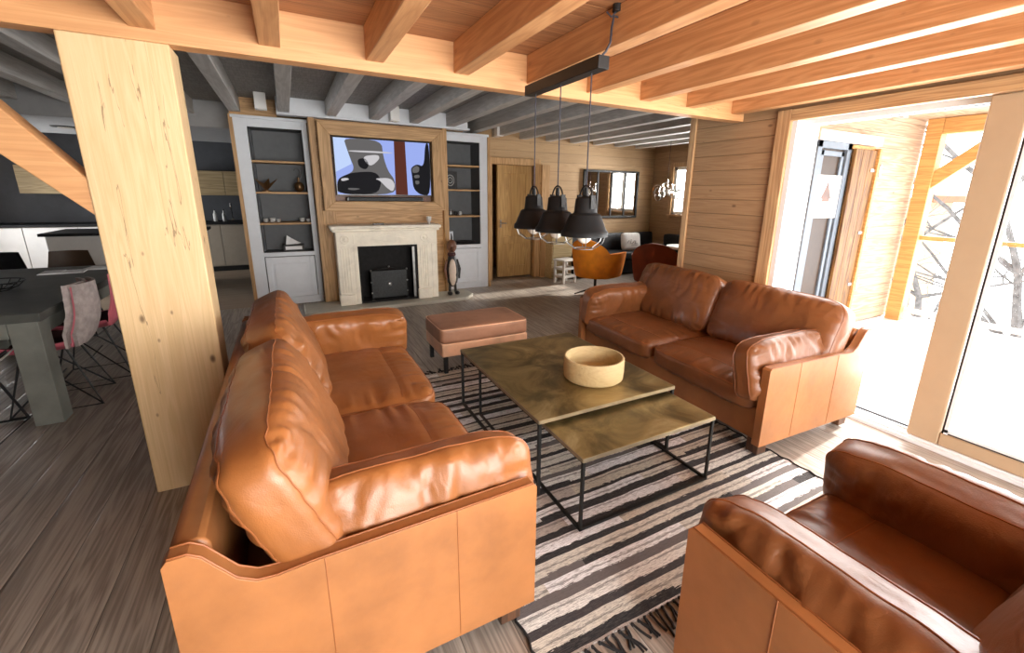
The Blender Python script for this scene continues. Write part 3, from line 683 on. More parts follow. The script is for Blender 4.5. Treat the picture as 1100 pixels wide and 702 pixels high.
def bookcase(x0, x1, ox0, ox1, label, group):
    t = thing('bookcase', label, 'bookcase', (0, 0, 0), group=group)
    y0, y1 = 6.70, 7.12
    f = MB(); f.box(x0, ox0, y0, y0 + .03, 0, 2.37); f.box(ox1, x1, y0, y0 + .03, 0, 2.37); f.box(ox0, ox1, y0, y0 + .03, 2.27, 2.37); f.box(ox0, ox1, y0, y0 + .03, .66, .715); f.box(ox0, ox1, y0, y0 + .03, 0, .10)
    f.box(x0, x0 + .02, y0 + .03, y1, 0, 2.37); f.box(x1 - .02, x1, y0 + .03, y1, 0, 2.37)
    f.box(x0 - .02, x1 + .02, y0 - .03, y0 + .01, 2.36, 2.395)
    f.build('frame', M['white'], t, bevel=.004)
    B(x0 + .02, x1 - .02, y1 - .02, y1, .1, 2.37).build('back_panel', M['greypaint'], t)
    s_ = MB(); s_.box(ox0 - .012, ox0, y0 + .03, y1 - .02, .715, 2.27); s_.box(ox1, ox1 + .012, y0 + .03, y1 - .02, .715, 2.27); s_.box(ox0, ox1, y0 + .03, y1 - .02, 2.27, 2.28)
    s_.build('lining', M['greypaint'], t)
    for z in ((1.10, 1.495, 1.88) if x0 < 0 else (1.17, 1.57, 1.93)):
        B(ox0 - .01, ox1 + .01, y0 + .02, y1 - .02, z - .025, z).build('shelf', M['tvwood_x'], t, bevel=.003)
    B(ox0 - .01, ox1 + .01, y0 + .03, y1 - .02, .69, .712).build('shelf', M['greypaint'], t)
    d = MB(); d.box(ox0 + .01, ox1 - .01, y0 - .02, y0 - .001, .11, .655)
    a0, a1, b0, b1 = ox0 + .01, ox1 - .01, .11, .655
    for bx in ((a0, a0 + .06, b0, b1), (a1 - .06, a1, b0, b1), (a0 + .06, a1 - .06, b0, b0 + .06), (a0 + .06, a1 - .06, b1 - .06, b1)): d.box(bx[0], bx[1], y0 - .032, y0 - .02, bx[2], bx[3])
    d.box(a0 + .09, a1 - .09, y0 - .027, y0 - .02, b0 + .09, b1 - .09)
    d.build('cabinet_door', M['white'], t, bevel=.003)
    struct(B(x0 - .04 if x0 < 0 else x1, x0 if x0 < 0 else x1 + .04, 6.68, 7.14, 0, 2.40).build('trim_12' if x0 < 0 else 'trim_13', M['tvwood']))
    return t
bookcase(-.475, .325, -.335, .262, 'tall white built-in bookcase left of the fireplace, grey inside', 'bookcases beside the fireplace')
bookcase(2.11, 2.84, 2.17, 2.715, 'tall white built-in bookcase right of the fireplace, grey inside', 'bookcases beside the fireplace')

# television in its wooden surround
tf = thing('television_surround', 'mitred honey-coloured wooden frame around the wall television', 'frame', (0, 0, 0))
ox0, ox1, oz0, oz1, ix0, ix1, iz0, iz1, yf = .42, 2.03, 1.265, 2.365, .56, 1.86, 1.39, 2.20, 6.34
for nm, pts in (('stile', [(ox0, oz0), (ix0, iz0), (ix0, iz1), (ox0, oz1)]), ('stile', [(ox1, oz0), (ox1, oz1), (ix1, iz1), (ix1, iz0)]), ('rail', [(ox0, oz1), (ix0, iz1), (ix1, iz1), (ox1, oz1)]), ('rail', [(ox0, oz0), (ox1, oz0), (ix1, iz0), (ix0, iz0)])):
    MB().prism(pts, yf, 6.5).build(nm, M['tvwood' if nm == 'stile' else 'tvwood_x'], tf, bevel=.005)
B(ix0, ix1, 6.485, 6.499, iz0, iz1).build('recess_panel', M['figbrown'], tf)
tv = thing('television', 'wide flat television showing a lavender-blue picture over the mantel', 'television', (0, 0, 0))
tx0, tx1, tz0, tz1 = .585, 1.84, 1.465, 2.19
b = MB(); b.box(tx0, tx1, 6.375, 6.42, tz0, tz1); b.box(1.0, 1.4, 6.42, 6.485, 1.6, 2.0)
b.build('casing', M['tvblack'], tv, bevel=.005)
def S(u, v): return (tx0 + .012 + u * (tx1 - tx0 - .024), tz0 + .014 + (1 - v) * (tz1 - tz0 - .026))
scr = MB()
def poly(mi, pts, lay):
    if lay >= 2 and mi != 4:
        for _ in range(2): pts = [q for i in range(len(pts)) for q in (tsub(pts[i], pts[(i + 1) % len(pts)], .22), tsub(pts[i], pts[(i + 1) % len(pts)], .78))]
    y = 6.3735 - lay * .0004; scr.mat(mi); scr.add([(S(u, v)[0], y, S(u, v)[1]) for u, v in pts], [tuple(range(len(pts)))])
poly(0, [(0, 0), (1, 0), (1, 1), (0, 1)], 0)
poly(1, [(0, 0), (.12, 0), (.16, .45), (0, .6)], 1)
poly(2, [(.10, 0), (.48, 0), (.49, .3), (.53, .55), (.60, .72), (.60, 1), (0, 1), (0, .85), (.03, .7), (.16, .6), (.18, .5), (.15, .35), (.12, .15)], 2)
poly(3, [(.03, .7), (.16, .60), (.40, .57), (.46, .75), (.40, 1), (0, 1), (0, .80)], 3)
poly(3, [(.22, .36), (.30, .33), (.34, .45), (.30, .55), (.23, .5)], 3)
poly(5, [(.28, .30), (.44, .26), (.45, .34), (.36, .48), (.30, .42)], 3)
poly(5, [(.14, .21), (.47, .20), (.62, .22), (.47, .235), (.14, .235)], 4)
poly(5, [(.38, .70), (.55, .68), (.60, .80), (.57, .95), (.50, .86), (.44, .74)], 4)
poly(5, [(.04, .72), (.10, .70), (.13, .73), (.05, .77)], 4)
poly(2, [(.10, .88), (.24, .89), (.18, .925), (.11, .92)], 5)
poly(4, [(.61, 0), (.73, 0), (.735, 1), (.60, 1)], 3)
poly(3, [(.955, 0), (1, 0), (1, 1), (.88, 1), (.80, .88), (.79, .62), (.78, .48), (.85, .40), (.93, .45)], 3)
poly(2, [(.79, .50), (.84, .43), (.88, .46), (.87, .56), (.80, .58)], 4)
poly(2, [(.81, .62), (.87, .60), (.88, .66), (.82, .68)], 4)
poly(2, [(.82, .72), (.87, .72), (.87, .78), (.83, .80)], 4)
scr.build('screen', [M['tvblue'], M['tvpale'], M['tvgrey'], M['tvdark'], M['tvbrown'], M['tvwhite']], tv)
t = thing('soundbar', 'slim black soundbar lying below the television screen', 'soundbar', (0, 0, 0))
B(.70, 1.72, 6.36, 6.46, iz0, iz0 + .055).build('body', M['tvblack'], t, bevel=.01)
B(.72, 1.70, 6.356, 6.36, iz0 + .008, iz0 + .047).build('grille', M['screenmesh'], t)

# mantelpiece
mt = thing('fireplace_mantel', 'cream limestone fireplace surround with carved rosettes and fluted jambs', 'fireplace', (0, 0, 0))
yF = 6.10
m_ = MB(); m_.box(.44, 1.86, yF - .06, 6.5, 1.045, 1.09); m_.box(.46, 1.84, yF - .03, 6.5, 1.01, 1.045); m_.build('mantel_shelf', M['limestone'], mt, bevel=.012)
B(.50, 1.81, yF, 6.5, .82, 1.01).build('frieze', M['limestone'], mt, bevel=.004)
for x0 in (.50, 1.53):
    j = MB(); j.box(x0, x0 + .25 + (.03 if x0 > 1 else .0), yF + .01, 6.5, .05, .82)
    for i in range(4): j.box(x0 + .035 + i * .033, x0 + .051 + i * .033, yF, yF + .012, .22, .80)
    j.box(x0 + .20, x0 + .235, yF - .002, yF + .012, .06, .82)
    j.build('jamb', M['limestone'], mt, bevel=.003)
    B(x0 - .012, x0 + .18, yF - .02, yF + .05, .05, .19).build('plinth', M['limestone'], mt, bevel=.006)
    r_ = MB(); r_.tube([(x0 + .10 + .05 * math.cos(a * PI / 12), yF - .003, .915 + .05 * math.sin(a * PI / 12)) for a in range(24)], .007, 6, True); r_.ball((x0 + .10, yF, .915), .022, 12, (1, .4, 1))
    r_.build('rosette', M['limestone'], mt, smooth=True)
z0 = .915
r_ = MB(); r_.prism([(.93, z0), (1.15, z0 + .05), (1.37, z0), (1.15, z0 - .05)], yF - .008, yF + .001); r_.box(.70, .715, yF - .006, yF, .86, .97)
r_.build('carved_lozenge', M['limestone'], mt, bevel=.003)
fb = MB(); fb.box(.75, 1.53, 6.44, 6.49, .05, .82); fb.box(.75, .775, 6.12, 6.44, .05, .82); fb.box(1.505, 1.53, 6.12, 6.44, .05, .82); fb.box(.775, 1.505, 6.12, 6.44, .79, .82); fb.box(.775, 1.505, 6.12, 6.44, .05, .07)
fb.build('firebox', M['soot'], mt)
B(1.47, 1.503, 6.16, 6.19, .07, .79).build('flue_strip', M['silver'], mt)
hh = MB(); hh.prism([(.06, 5.93), (.12, 5.87), (2.15, 5.90), (2.34, 6.10), (2.34, 6.42), (.06, 6.42)], 0, .05, 'z')
tag(hh.build('hearth_slab', M['hearth'], bevel=.01), 'low grey stone hearth slab under the fireplace', 'hearth')
fs = thing('fire_screen', 'dark mesh fire screen with silver studs in the fireplace opening', 'fire screen', (1.14, 6.17, .07))
B(-.235, .235, -.006, .006, .03, .40).build('mesh_panel', M['screenmesh'], fs)
f = MB(); f.tube([(-.24, 0, 0), (-.24, 0, .40), (-.12, 0, .42), (0, 0, .44), (.12, 0, .42), (.24, 0, .40), (.24, 0, 0)], .008, 8); f.tube([(-.24, 0, .04), (.24, 0, .04)], .007, 8); f.box(-.25, -.22, -.06, .06, 0, .02); f.box(.22, .25, -.06, .06, 0, .02)
f.build('frame', M['black'], fs)
f = MB()
for p in ((-.24, 0, .41), (.24, 0, .41), (-.24, 0, .1), (.24, 0, .1), (0, 0, .455), (-.24, 0, .25), (.24, 0, .25)): MB().ball(p, .014, 10).build('stud', M['silver'], fs, smooth=True)
MB().ball((0, -.006, .21), .03, 12, (1, .4, 1)).build('emblem', M['silver'], fs, smooth=True)
t = thing('candle_holder', 'small white candle holder on the right end of the mantel', 'candle holder', (1.74, 6.22, 1.09))
MB().lathe([(.022, 0), (.012, .02), (.026, .035), (.034, .055), (.034, .10), (.028, .10), (.028, .06)], 20).build('cup', M['ceramic'], t, smooth=True)
MB().lathe([(.024, .05), (.024, .088)], 16).build('candle', M['figcream'], t)
t = tag(B(.98, 1.12, 6.20, 6.245, 1.09, 1.108).build('remote_control', M['tvblack'], bevel=.004), 'black remote control lying on the mantel below the television', 'remote control')

# carved figure beside the hearth
fg = thing('carved_figurine', 'tall carved bird figure with brown head, cream belly and black boots', 'figurine', (2.04, 6.16, .05))
b = MB(); b.lathe([(.02, .12), (.07, .18), (.095, .30), (.085, .44), (.055, .56), (.04, .60)], 24); b.build('body', M['figblack'], fg, smooth=True)
MB().ball((-.012, -.055, .34), .08, 20, (.72, .62, 2.5)).build('belly', M['figcream'], fg, smooth=True)
h = MB(); h.ball((0, -.01, .72), .075, 20, (.95, 1, 1.25)); h.lathe([(.045, .58), (.04, .66)], 16); h.tube([(-.01, -.07, .70), (-.02, -.12, .68), (-.02, -.16, .65)], .02, 8, False, [.026, .018, .006]); h.build('head', M['figbrown'], fg, smooth=True)
h = MB(); h.tube([(0, 0, .79), (.005, .0, .85), (.0, .0, .90)], .012, 8, False, [.014, .012, .006]); h.build('crest', M['figblack'], fg, smooth=True)
h = MB(); h.lathe([(.052, .575), (.06, .60), (.05, .625)], 20); h.ball((-.01, -.055, .595), .025, 10, (1.3, .6, .8)); h.build('bow_tie', M['maroon'], fg, smooth=True)
for s_ in (-1, 1):
    h = MB(); h.tube([(s_ * .04, 0, .16), (s_ * .045, 0, .03)], .02, 8); h.ball((s_ * .055, -.04, .03), .038, 14, (.9, 1.7, .75)); h.build('boot', M['figblack'], fg, smooth=True)
    h = MB(); h.tube([(s_ * .075, 0, .52), (s_ * .11, -.01, .38), (s_ * .095, -.03, .24)], .02, 8, False, [.018, .022, .012]); h.build('wing', M['figbrown' if s_ < 0 else 'figblack'], fg, smooth=True)

# ornaments on the shelves
def cup(x, z, label, r=.03, y=6.86):
    m = MB().lathe([(r * .5, 0), (r * .9, r * .4), (r, r * 1.6), (r * .86, r * 1.6), (r * .75, r * .5), (.002, r * .4)], 20, (0, 0, 0))
    o = m.build('cup', M['ceramic'], smooth=True); o.location = (x, y, z + .002); return tag(o, label, 'cup', 'small white cups in the left bookcase')
cup(-.27, 1.10, 'small white cup, leftmost on the left bookcase shelf')
cup(-.19, 1.10, 'white cup, second from the left on the left bookcase shelf', .034)
cup(-.12, 1.10, 'white cup, middle one on the left bookcase shelf', .024)
cup(.16, 1.10, 'wide white cup near the right end of the left bookcase shelf', .034)
cup(.235, 1.10, 'small white cup, rightmost on the left bookcase shelf', .024)
t = thing('folded_ornament', 'brown folded star-shaped ornament in the left bookcase', 'ornament', (-.22, 6.88, 1.497))
m = MB(); c0 = Vector((0, 0, .03)); ring = []
for i in range(10):
    a = 2 * PI * i / 10; r = .15 if i % 2 == 0 else .06; ring.append(Vector((r * math.cos(a), r * .6 * math.sin(a), .17 if i % 2 == 0 else .10)))
m.add([c0, Vector((0, 0, .0))] + ring, [(0, 2 + i, 2 + (i + 1) % 10) for i in range(10)] + [(1, 2 + (i + 1) % 10, 2 + i) for i in range(10)])
m.build('petals', M['bronze'], t)
MB().lathe([(.05, 0), (.05, .012), (.02, .02)], 16).build('foot', M['bronze'], t)
t = thing('round_vase', 'round dark bronze flask with a looped handle in the left bookcase', 'vase', (.17, 6.88, 1.495))
MB().ball((0, 0, .07), .062, 24, (1, 1, 1.1)).build('body', M['bronze'], t, smooth=True)
m = MB(); m.lathe([(.02, .12), (.014, .16), (.018, .19)], 16); m.build('neck', M['bronze'], t, smooth=True)
MB().tube([(-.01 + .045 * math.cos(a), 0, .23 + .075 * math.sin(a)) for a in [-2.0 + .35 * i for i in range(14)]], .006, 6).build('handle', M['figblack'], t, smooth=True)
t = thing('tissue_box', 'dark tissue box with a white tissue pulled up, lowest left shelf', 'tissue box', (.02, 6.86, .715))
B(-.13, .13, -.07, .07, 0, .085).build('box', M['darkfab'], t, bevel=.006)
B(-.10, .10, -.072, -.069, .02, .065).build('front_print', M['paper'], t)
m = MB(); m.add([(-.09, -.03, .086), (-.02, -.03, .088), (.06, -.02, .09), (.10, .02, .10), (.03, .03, .11), (-.05, .03, .10), (-.07, 0, .21), (-.02, .01, .17), (.05, .01, .125)], [(0, 1, 7, 6), (1, 2, 8, 7), (2, 3, 8), (3, 4, 8), (4, 5, 7, 8), (5, 0, 6), (5, 6, 7)])
m.build('tissue', M['paper'], t)
t = thing('wall_plaque', 'square black framed disc ornament standing in the right bookcase', 'picture', (2.29, 6.90, 1.57))
f = MB(); f.box(-.115, -.085, -.01, .012, 0, .27); f.box(.085, .115, -.01, .012, 0, .27); f.box(-.085, .085, -.01, .012, 0, .03); f.box(-.085, .085, -.01, .012, .24, .27); f.build('frame', M['figblack'], t, bevel=.003)
B(-.085, .085, .0, .006, .03, .24).build('backing', M['darkfab'], t)
f = MB(); f.tube([(.065 * math.cos(a * PI / 12), -.004, .135 + .08 * math.sin(a * PI / 12)) for a in range(24)], .008, 6, True); f.tube([(.035 * math.cos(a * PI / 8), -.004, .135 + .043 * math.sin(a * PI / 8)) for a in range(16)], .008, 6, True); f.ball((0, -.004, .135), .018, 10, (1, .4, 1))
f.build('disc', M['silver'], t, smooth=True)
for x, r, mm, nm, lab in ((2.21, .03, 'figblack', 'jar', 'small black jar at the left of the right bookcase shelf'), (2.28, .035, 'silver', 'jar', 'squat silver jar, second on the right bookcase shelf'), (2.36, .028, 'figblack', 'jar', 'low black jar in the row on the right bookcase shelf'), (2.44, .026, 'ceramic', 'jar', 'small pale jar ending the row on the right bookcase shelf')):
    o = MB().lathe([(r * .8, 0), (r, r * .5), (r, r * 1.4), (r * .7, r * 1.9), (r * .7, r * 2.2), (.004, r * 2.3)], 18).build(nm, M[mm], smooth=True); o.location = (x, 6.88, 1.172); tag(o, lab, 'jar', 'small jars in the right bookcase')
tag(B(2.18, 2.33, 6.93, 7.08, .922, 1.12).build('storage_box', M['white'], bevel=.004), 'white box on the lowest shelf of the right bookcase, left of the tray', 'box')
o = D.objects['storage_box']; o.location = (0, 0, -.208)
o = MB().lathe([(.10, 0), (.15, .012), (.16, .04), (.15, .04), (.09, .015), (.004, .015)], 28).build('tray', M['figblack'], smooth=True); o.location = (2.5, 6.87, .716); o.scale = (.9, .6, 1); tag(o, 'round dark tray on the lowest shelf of the right bookcase', 'tray')

# ================================================================== SOFAS
LT = 'leather'
def sofa(name, label, cat, loc, rz, L, n, mats, seed, group=None, backh=.0, pth_=.20, aph=.35):
    t = thing(name, label, cat, loc, rz, group); Dp = .98
    shell, soft, seam = mats
    fr_ = MB(); fr_.box(.05, Dp - .045, .05, L - .05, .08, .29); fr_.build('base', shell, t, bevel=.015)
    bp = MB(); bp.prism([(0.0, .08), (.10, .08), (.085, .66), (.07, .685), (.02, .685), (0.0, .67)], .06, L - .06)
    bp.build('back_panel', shell, t, bevel=.01)
    prof = [(0, .08), (Dp, .08), (Dp, .56), (Dp - .012, .572), (.30, .560), (.22, .553), (.175, .558), (.135, .585), (.10, .635), (.075, .672), (.05, .690), (.012, .690), (0, .675)]
    PT = .05
    for y0 in (0, L - PT):
        sp = MB(); sp.prism(prof, y0, y0 + PT); sp.mat(1)
        yo = y0 - .0005 if y0 == 0 else y0 + PT + .0005
        for pth in ([(.33, yo, .09), (.33, yo, .56)], [(.70, yo, .09), (.70, yo, .57)]): sp.tube(pth, .0018, 5)
        for yy in (y0 + .005, y0 + PT - .005):
            sp.tube([(a, yy, b + .002) for a, b in [prof[i] for i in range(3, 12)]], .003, 5)
        sp.build('side_panel', [shell, seam], t, bevel=.012)
    for (x, y) in ((.90, .07), (.90, L - .07), (.07, .07), (.07, L - .07)):
        fo = MB(); fo.box(x - .04, x + .04, y - .04, y + .04, 0, .085)
        fo.build('foot', M['darkfoot'], t, bevel=.004)
    iw = (L - .12) / n
    for i in range(n):
        yc = .06 + iw * (i + .5)
        cushion('seat_cushion', (.80, iw - .004, .20), (.60, yc, .335), (0, 0, 0), t, [soft, seam], seed + i, e=.70, k=7, seams=(('x', .52),), amp=.006, pucker=.012, pipes=(.8,), folds=14, fold_side=1, fold_amp=.006)
    bw = (L - .06) / n
    for i in range(n):
        yc = .03 + bw * (i + .5)
        cushion('back_cushion', (.52, bw - .004, .27), (.262, yc, .632 + backh), (0, math.radians(90 - 23), 0), t, [soft, seam], seed + 10 + i, e=.58, k=6, amp=.008, pucker=.014, pipes=(.75, -.75), lump=1.5, folds=30, fold_side=-1, fold_amp=.009)
    for k_, yc in enumerate((.155, L - .155)):
        sg = 1 if k_ == 0 else -1
        def droop(P, x, y, z, sg=sg):
            if P.x > .12: P.y -= sg * (P.x - .12) ** 2 * .45
            return P
        cushion('arm_pillow', (.74, aph, pth_), (.655, yc, .515 + (aph - .35) * .5), (math.radians(sg * (90 - 14)), 0, 0), t, [soft, seam], seed + 20 + k_, e=.62, k=6.5, amp=.010, pucker=.02, pipes=(.62, -.62), lump=1.5, arch=droop, folds=26, fold_side=sg, fold_amp=.013)
    return t
mm = (M['leather_shell'], M['leather'], M['seam'])
sofa('leather_sofa', 'cognac leather two-seat sofa in the left foreground, its back to the post', 'sofa', (-.34, 1.105, .016), 0, 2.25, 2, mm, 1, 'cognac leather seats around the rug')
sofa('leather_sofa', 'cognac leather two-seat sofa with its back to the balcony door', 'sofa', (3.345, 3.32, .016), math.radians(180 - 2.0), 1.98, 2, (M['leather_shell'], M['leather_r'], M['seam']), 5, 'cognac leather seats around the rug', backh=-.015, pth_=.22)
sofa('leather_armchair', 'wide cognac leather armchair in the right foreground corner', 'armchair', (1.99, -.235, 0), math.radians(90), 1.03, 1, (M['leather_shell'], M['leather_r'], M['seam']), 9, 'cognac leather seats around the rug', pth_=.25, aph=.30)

# ================================================================== OTTOMAN, TABLES, BOWL, RUG
t = thing('ottoman', 'low rectangular tan leather ottoman on black legs beyond the coffee table', 'ottoman', (0, 0, .012))
cushion('seat_pad', (.83, .52, .15), (1.425, 3.655, .335), (0, 0, 0), t, [M['suede'], M['ottside']], 31, e=.93, k=12, amp=.002, pucker=.001, pipes=(.88,), lump=.3, pr=.005)
B(1.02, 1.83, 3.40, 3.91, .155, .275).build('base', M['ottside'], t, bevel=.012)
for x in (1.06, 1.79):
    for y in (3.44, 3.87): B(x - .017, x + .017, y - .017, y + .017, 0, .16).build('leg', M['black'], t, bevel=.003)

def coffee(name, label, x0, x1, y0, y1, h, r=.008):
    t = thing(name, label, 'coffee table', ((x0 + x1) / 2, (y0 + y1) / 2, .012), 0, 'nesting coffee tables on the rug')
    a, b = (x1 - x0) / 2, (y1 - y0) / 2; h -= .012
    tp = MB(); tp.box(-a, a, -b, b, h - .012, h); tp.build('tabletop', M['brass'], t, bevel=.002)
    rm = MB(); rm.box(-a, a, -b - .003, -b, h - .020, h - .001); rm.box(-a, a, b, b + .003, h - .020, h - .001); rm.box(-a - .003, -a, -b, b, h - .020, h - .001); rm.box(a, a + .003, -b, b, h - .020, h - .001)
    rm.build('rim', M['brassedge'], t)
    f = MB()
    for sx in (-1, 1):
        f.box(sx * (a - r) - r, sx * (a - r) + r, -b, b, 0, 2 * r); f.box(sx * (a - r) - r, sx * (a - r) + r, -b, b, h - .012 - 2 * r, h - .012)
    for sy in ((1,) if h > .41 else (-1, 1)): f.box(-a, a, sy * (b - r) - r, sy * (b - r) + r, 0, 2 * r)
    f.build('rails', M['black'], t)
    for sx in (-1, 1):
        for sy in (-1, 1): B(sx * (a - r) - r, sx * (a - r) + r, sy * (b - r) - r, sy * (b - r) + r, 2 * r, h - .012).build('leg', M['black'], t)
    return t
coffee('coffee_table', 'larger aged brass coffee table on black frame, carrying the wooden bowl', .985, 1.905, 1.695, 2.835, .44)
coffee('coffee_table', 'lower aged brass coffee table slid partly under the larger one', 1.035, 1.885, 1.385, 2.62, .395, .007)
o = MB().lathe([(.165, 0), (.180, .012), (.184, .06), (.183, .132), (.179, .138), (.170, .138), (.168, .13), (.166, .03), (.140, .016), (.004, .014)], 56).build('wooden_bowl', M['bowl'], smooth=True, angle=35)
o.location = (1.55, 2.02, .44); tag(o, 'round straight-sided pale wooden bowl on the larger coffee table', 'bowl')

# rug
rg = thing('rug', 'black, cream and taupe striped rag rug under the coffee tables', 'rug', (0, 0, 0))
m = MB(); nx, ny = 46, 64; X0, X1, Y0, Y1 = .585, 2.475, .93, 3.49
vs = []
for j in range(ny + 1):
    for i in range(nx + 1):
        x = X0 + (X1 - X0) * i / nx; y = Y0 + (Y1 - Y0) * j / ny
        ed_ = 0
        if i in (0, nx): x += .008 * math.sin(j * 2.3)
        if j in (0, ny): y += .006 * math.sin(i * 2.9)
        vs.append((x, y, .007 + .002 * noise.noise(Vector((x * 5, y * 18, 0)))))
fs = [(j * (nx + 1) + i, j * (nx + 1) + i + 1, (j + 1) * (nx + 1) + i + 1, (j + 1) * (nx + 1) + i) for j in range(ny) for i in range(nx)]
m.add(vs, fs)
ro = m.build('weave', M['rug'], rg); sd = ro.modifiers.new('solid', 'SOLIDIFY'); sd.thickness = .006; sd.offset = 1
fg = MB()
rnd = random.Random(3)
for yy, sg in ((Y0, -1), (Y1, 1)):
    n = 64
    for i in range(n):
        x = X0 + .01 + (X1 - X0 - .02) * i / (n - 1); p = Vector((x, yy, .008)); d = rnd.uniform(-.35, .35); pts = [p]
        Ln = rnd.uniform(.06, .11)
        for k_ in range(4):
            d += rnd.uniform(-.35, .35); pts.append(pts[-1] + Vector((math.sin(d) * Ln / 4, sg * math.cos(d) * Ln / 4, -.001)))
        for q_ in range(2):
            off_ = Vector((rnd.uniform(-.004, .004), 0, 0)); fg.tube([a + off_ * (i2 * .8) for i2, a in enumerate(pts)], .0045, 5)
        fg.ball(tuple(p + Vector((0, sg * .006, 0))), .007, 6)
fo = fg.build('fringe', M['fringe'], rg); fo['kind'] = 'stuff'
sl = MB()
for x in (X0, X1): sl.tube([(x + .008 * math.sin(j * 2.3), Y0 + (Y1 - Y0) * j / ny, .009) for j in range(ny + 1)], .005, 6)
sl.build('selvedge', M['fringe'], rg)

# ================================================================== PENDANT OVER THE COFFEE TABLE
pl = thing('pendant_lamp', 'three black industrial pendant shades hanging from one black bar', 'lamp', (0, 0, 0))
XP = 1.30
B(XP - .03, XP + .03, 1.74, 2.44, 2.07, 2.125).build('bar', M['black'], pl, bevel=.003)
MB().tube([(1.37, 1.76, 2.34), (1.37, 1.76, 2.31)], .02, 12).build('ceiling_hook', M['black'], pl)
cd = MB(); cd.tube([(1.41, 1.74, 2.335), (1.43, 1.73, 2.30), (1.39, 1.75, 2.285), (1.36, 1.765, 2.295), (1.355, 1.77, 2.25), (1.355, 1.775, 2.19), (1.34, 1.785, 2.155), (1.31, 1.79, 2.125)], .005, 8)
cd.tube([(1.37, 1.76, 2.315), (1.35, 1.77, 2.29), (1.33, 1.78, 2.31)], .004, 8)
cd.build('supply_cord', M['cord'], pl, smooth=True)
for y in (2.36, 2.095, 1.83):
    c = (XP, y, 1.325)
    B2 = MB(); B2.tube([(XP, y, 2.07), (XP, y, 1.56)], .0035, 6); B2.build('cord', M['cord'], pl)
    sp = MB().lathe([(.010, .235), (.012, .195), (.040, .190), (.050, .182), (.056, .120), (.060, .112), (.074, .108), (.080, .100), (.108, .032), (.117, .024), (.119, .0), (.115, .0), (.110, .024), (.075, .095), (.05, .105)], 36, c, cap=False)
    sp.build('shade', M['blacklamp'], pl, smooth=True, angle=50)
    hb = MB(); hb.tube([(XP, y + .050 * math.cos(a) * 1.1, c[2] + .175 + .070 * math.sin(a)) for a in [PI * i / 16 for i in range(17)]], .0045, 6)
    for s_ in (-1, 1): hb.box(XP - .012, XP + .012, y + s_ * .056 - .006, y + s_ * .056 + .006, c[2] + .135, c[2] + .20)
    hb.build('handle', M['black'], pl)
    cg = MB()
    for a in range(6):
        an = a * PI / 3; cg.tube([(XP + .112 * math.cos(an), y + .112 * math.sin(an), c[2]), (XP + .10 * math.cos(an), y + .10 * math.sin(an), c[2] - .03), (XP + .05 * math.cos(an), y + .05 * math.sin(an), c[2] - .062)], .0025, 5)
    cg.tube([(XP + .05 * math.cos(a * PI / 10), y + .05 * math.sin(a * PI / 10), c[2] - .062) for a in range(20)], .0025, 5, True)
    cg.build('wire_cage', M['silver'], pl)
    MB().ball((XP, y, c[2] + .01), .042, 16, (1, 1, 1.15)).build('bulb', M['bulb'], pl, smooth=True)

# ================================================================== DINING NOOK
mr = thing('wall_mirror', 'black-framed four-pane mirror on the nook wall', 'mirror', (0, 0, 0))
f = MB(); a0, a1, b0, b1 = 5.02, 6.38, 1.07, 1.985
f.box(a0, a0 + .04, 7.15, 7.19, b0, b1); f.box(a1 - .04, a1, 7.15, 7.19, b0, b1); f.box(a0, a1, 7.15, 7.19, b0, b0 + .04); f.box(a0, a1, 7.15, 7.19, b1 - .04, b1)
for i in (1, 2, 3): x = a0 + (a1 - a0) * i / 4; f.box(x - .015, x + .015, 7.155, 7.185, b0, b1)
f.build('frame', M['black'], mr, bevel=.002)
B(a0 + .02, a1 - .02, 7.172, 7.18, b0 + .02, b1 - .02).build('mirror_glass', M['mirror'], mr)
bn = thing('corner_bench', 'long black upholstered corner bench along the nook walls', 'bench', (0, 0, 0))
B(4.62, 6.78, 6.60, 7.17, .04, .30).build('base', M['benchdark'], bn)
cushion('seat_pad', (2.16, .58, .15), (5.70, 6.86, .375), (0, 0, 0), bn, [M['benchdark'], M['benchdark']], 41, e=.9, k=12, amp=.003, pipes=(.85,))
for i in range(3): cushion('backrest_pad', (.72, .36, .12), (4.98 + i * .72, 7.09, .60), (math.radians(84), 0, 0), bn, [M['benchdark'], M['benchdark']], 42 + i, e=.85, k=10, amp=.003, pipes=(.85,))
B(6.25, 6.78, 5.0, 6.60, .04, .30).build('base', M['benchdark'], bn)
cushion('seat_pad', (.54, 1.58, .15), (6.51, 5.80, .375), (0, 0, 0), bn, [M['benchdark'], M['benchdark']], 46, e=.9, k=12, amp=.003, pipes=(.85,))
for i in range(2): cushion('backrest_pad', (.36, .78, .12), (6.70, 5.42 + i * .80, .60), (0, math.radians(84), 0), bn, [M['benchdark'], M['benchdark']], 47 + i, e=.85, k=10, amp=.003, pipes=(.85,))
t = thing('cushion', 'white scatter cushion with grey lettering-like print on the black bench', 'cushion', (6.02, 6.86, .615))
cushion('cover', (.42, .36, .13), (0, 0, 0), (math.radians(76), 0, math.radians(-12)), t, [M['pillow'], M['pillow']], 51, e=.2, k=6, amp=.004, pipes=())
g = MB()
g.tube([(-.11, -.075, -.02), (-.08, -.075, .03), (-.03, -.078, .05), (-.04, -.08, -.02), (.0, -.08, -.03), (.04, -.08, .03), (.07, -.078, .02), (.06, -.078, -.03), (.11, -.075, -.03)], .005, 6); g.tube([(-.02, -.08, -.06), (.05, -.08, -.055), (.12, -.074, -.065)], .005, 6)
go = g.build('print', M['print'], t); go.rotation_euler = (0, 0, math.radians(-12))
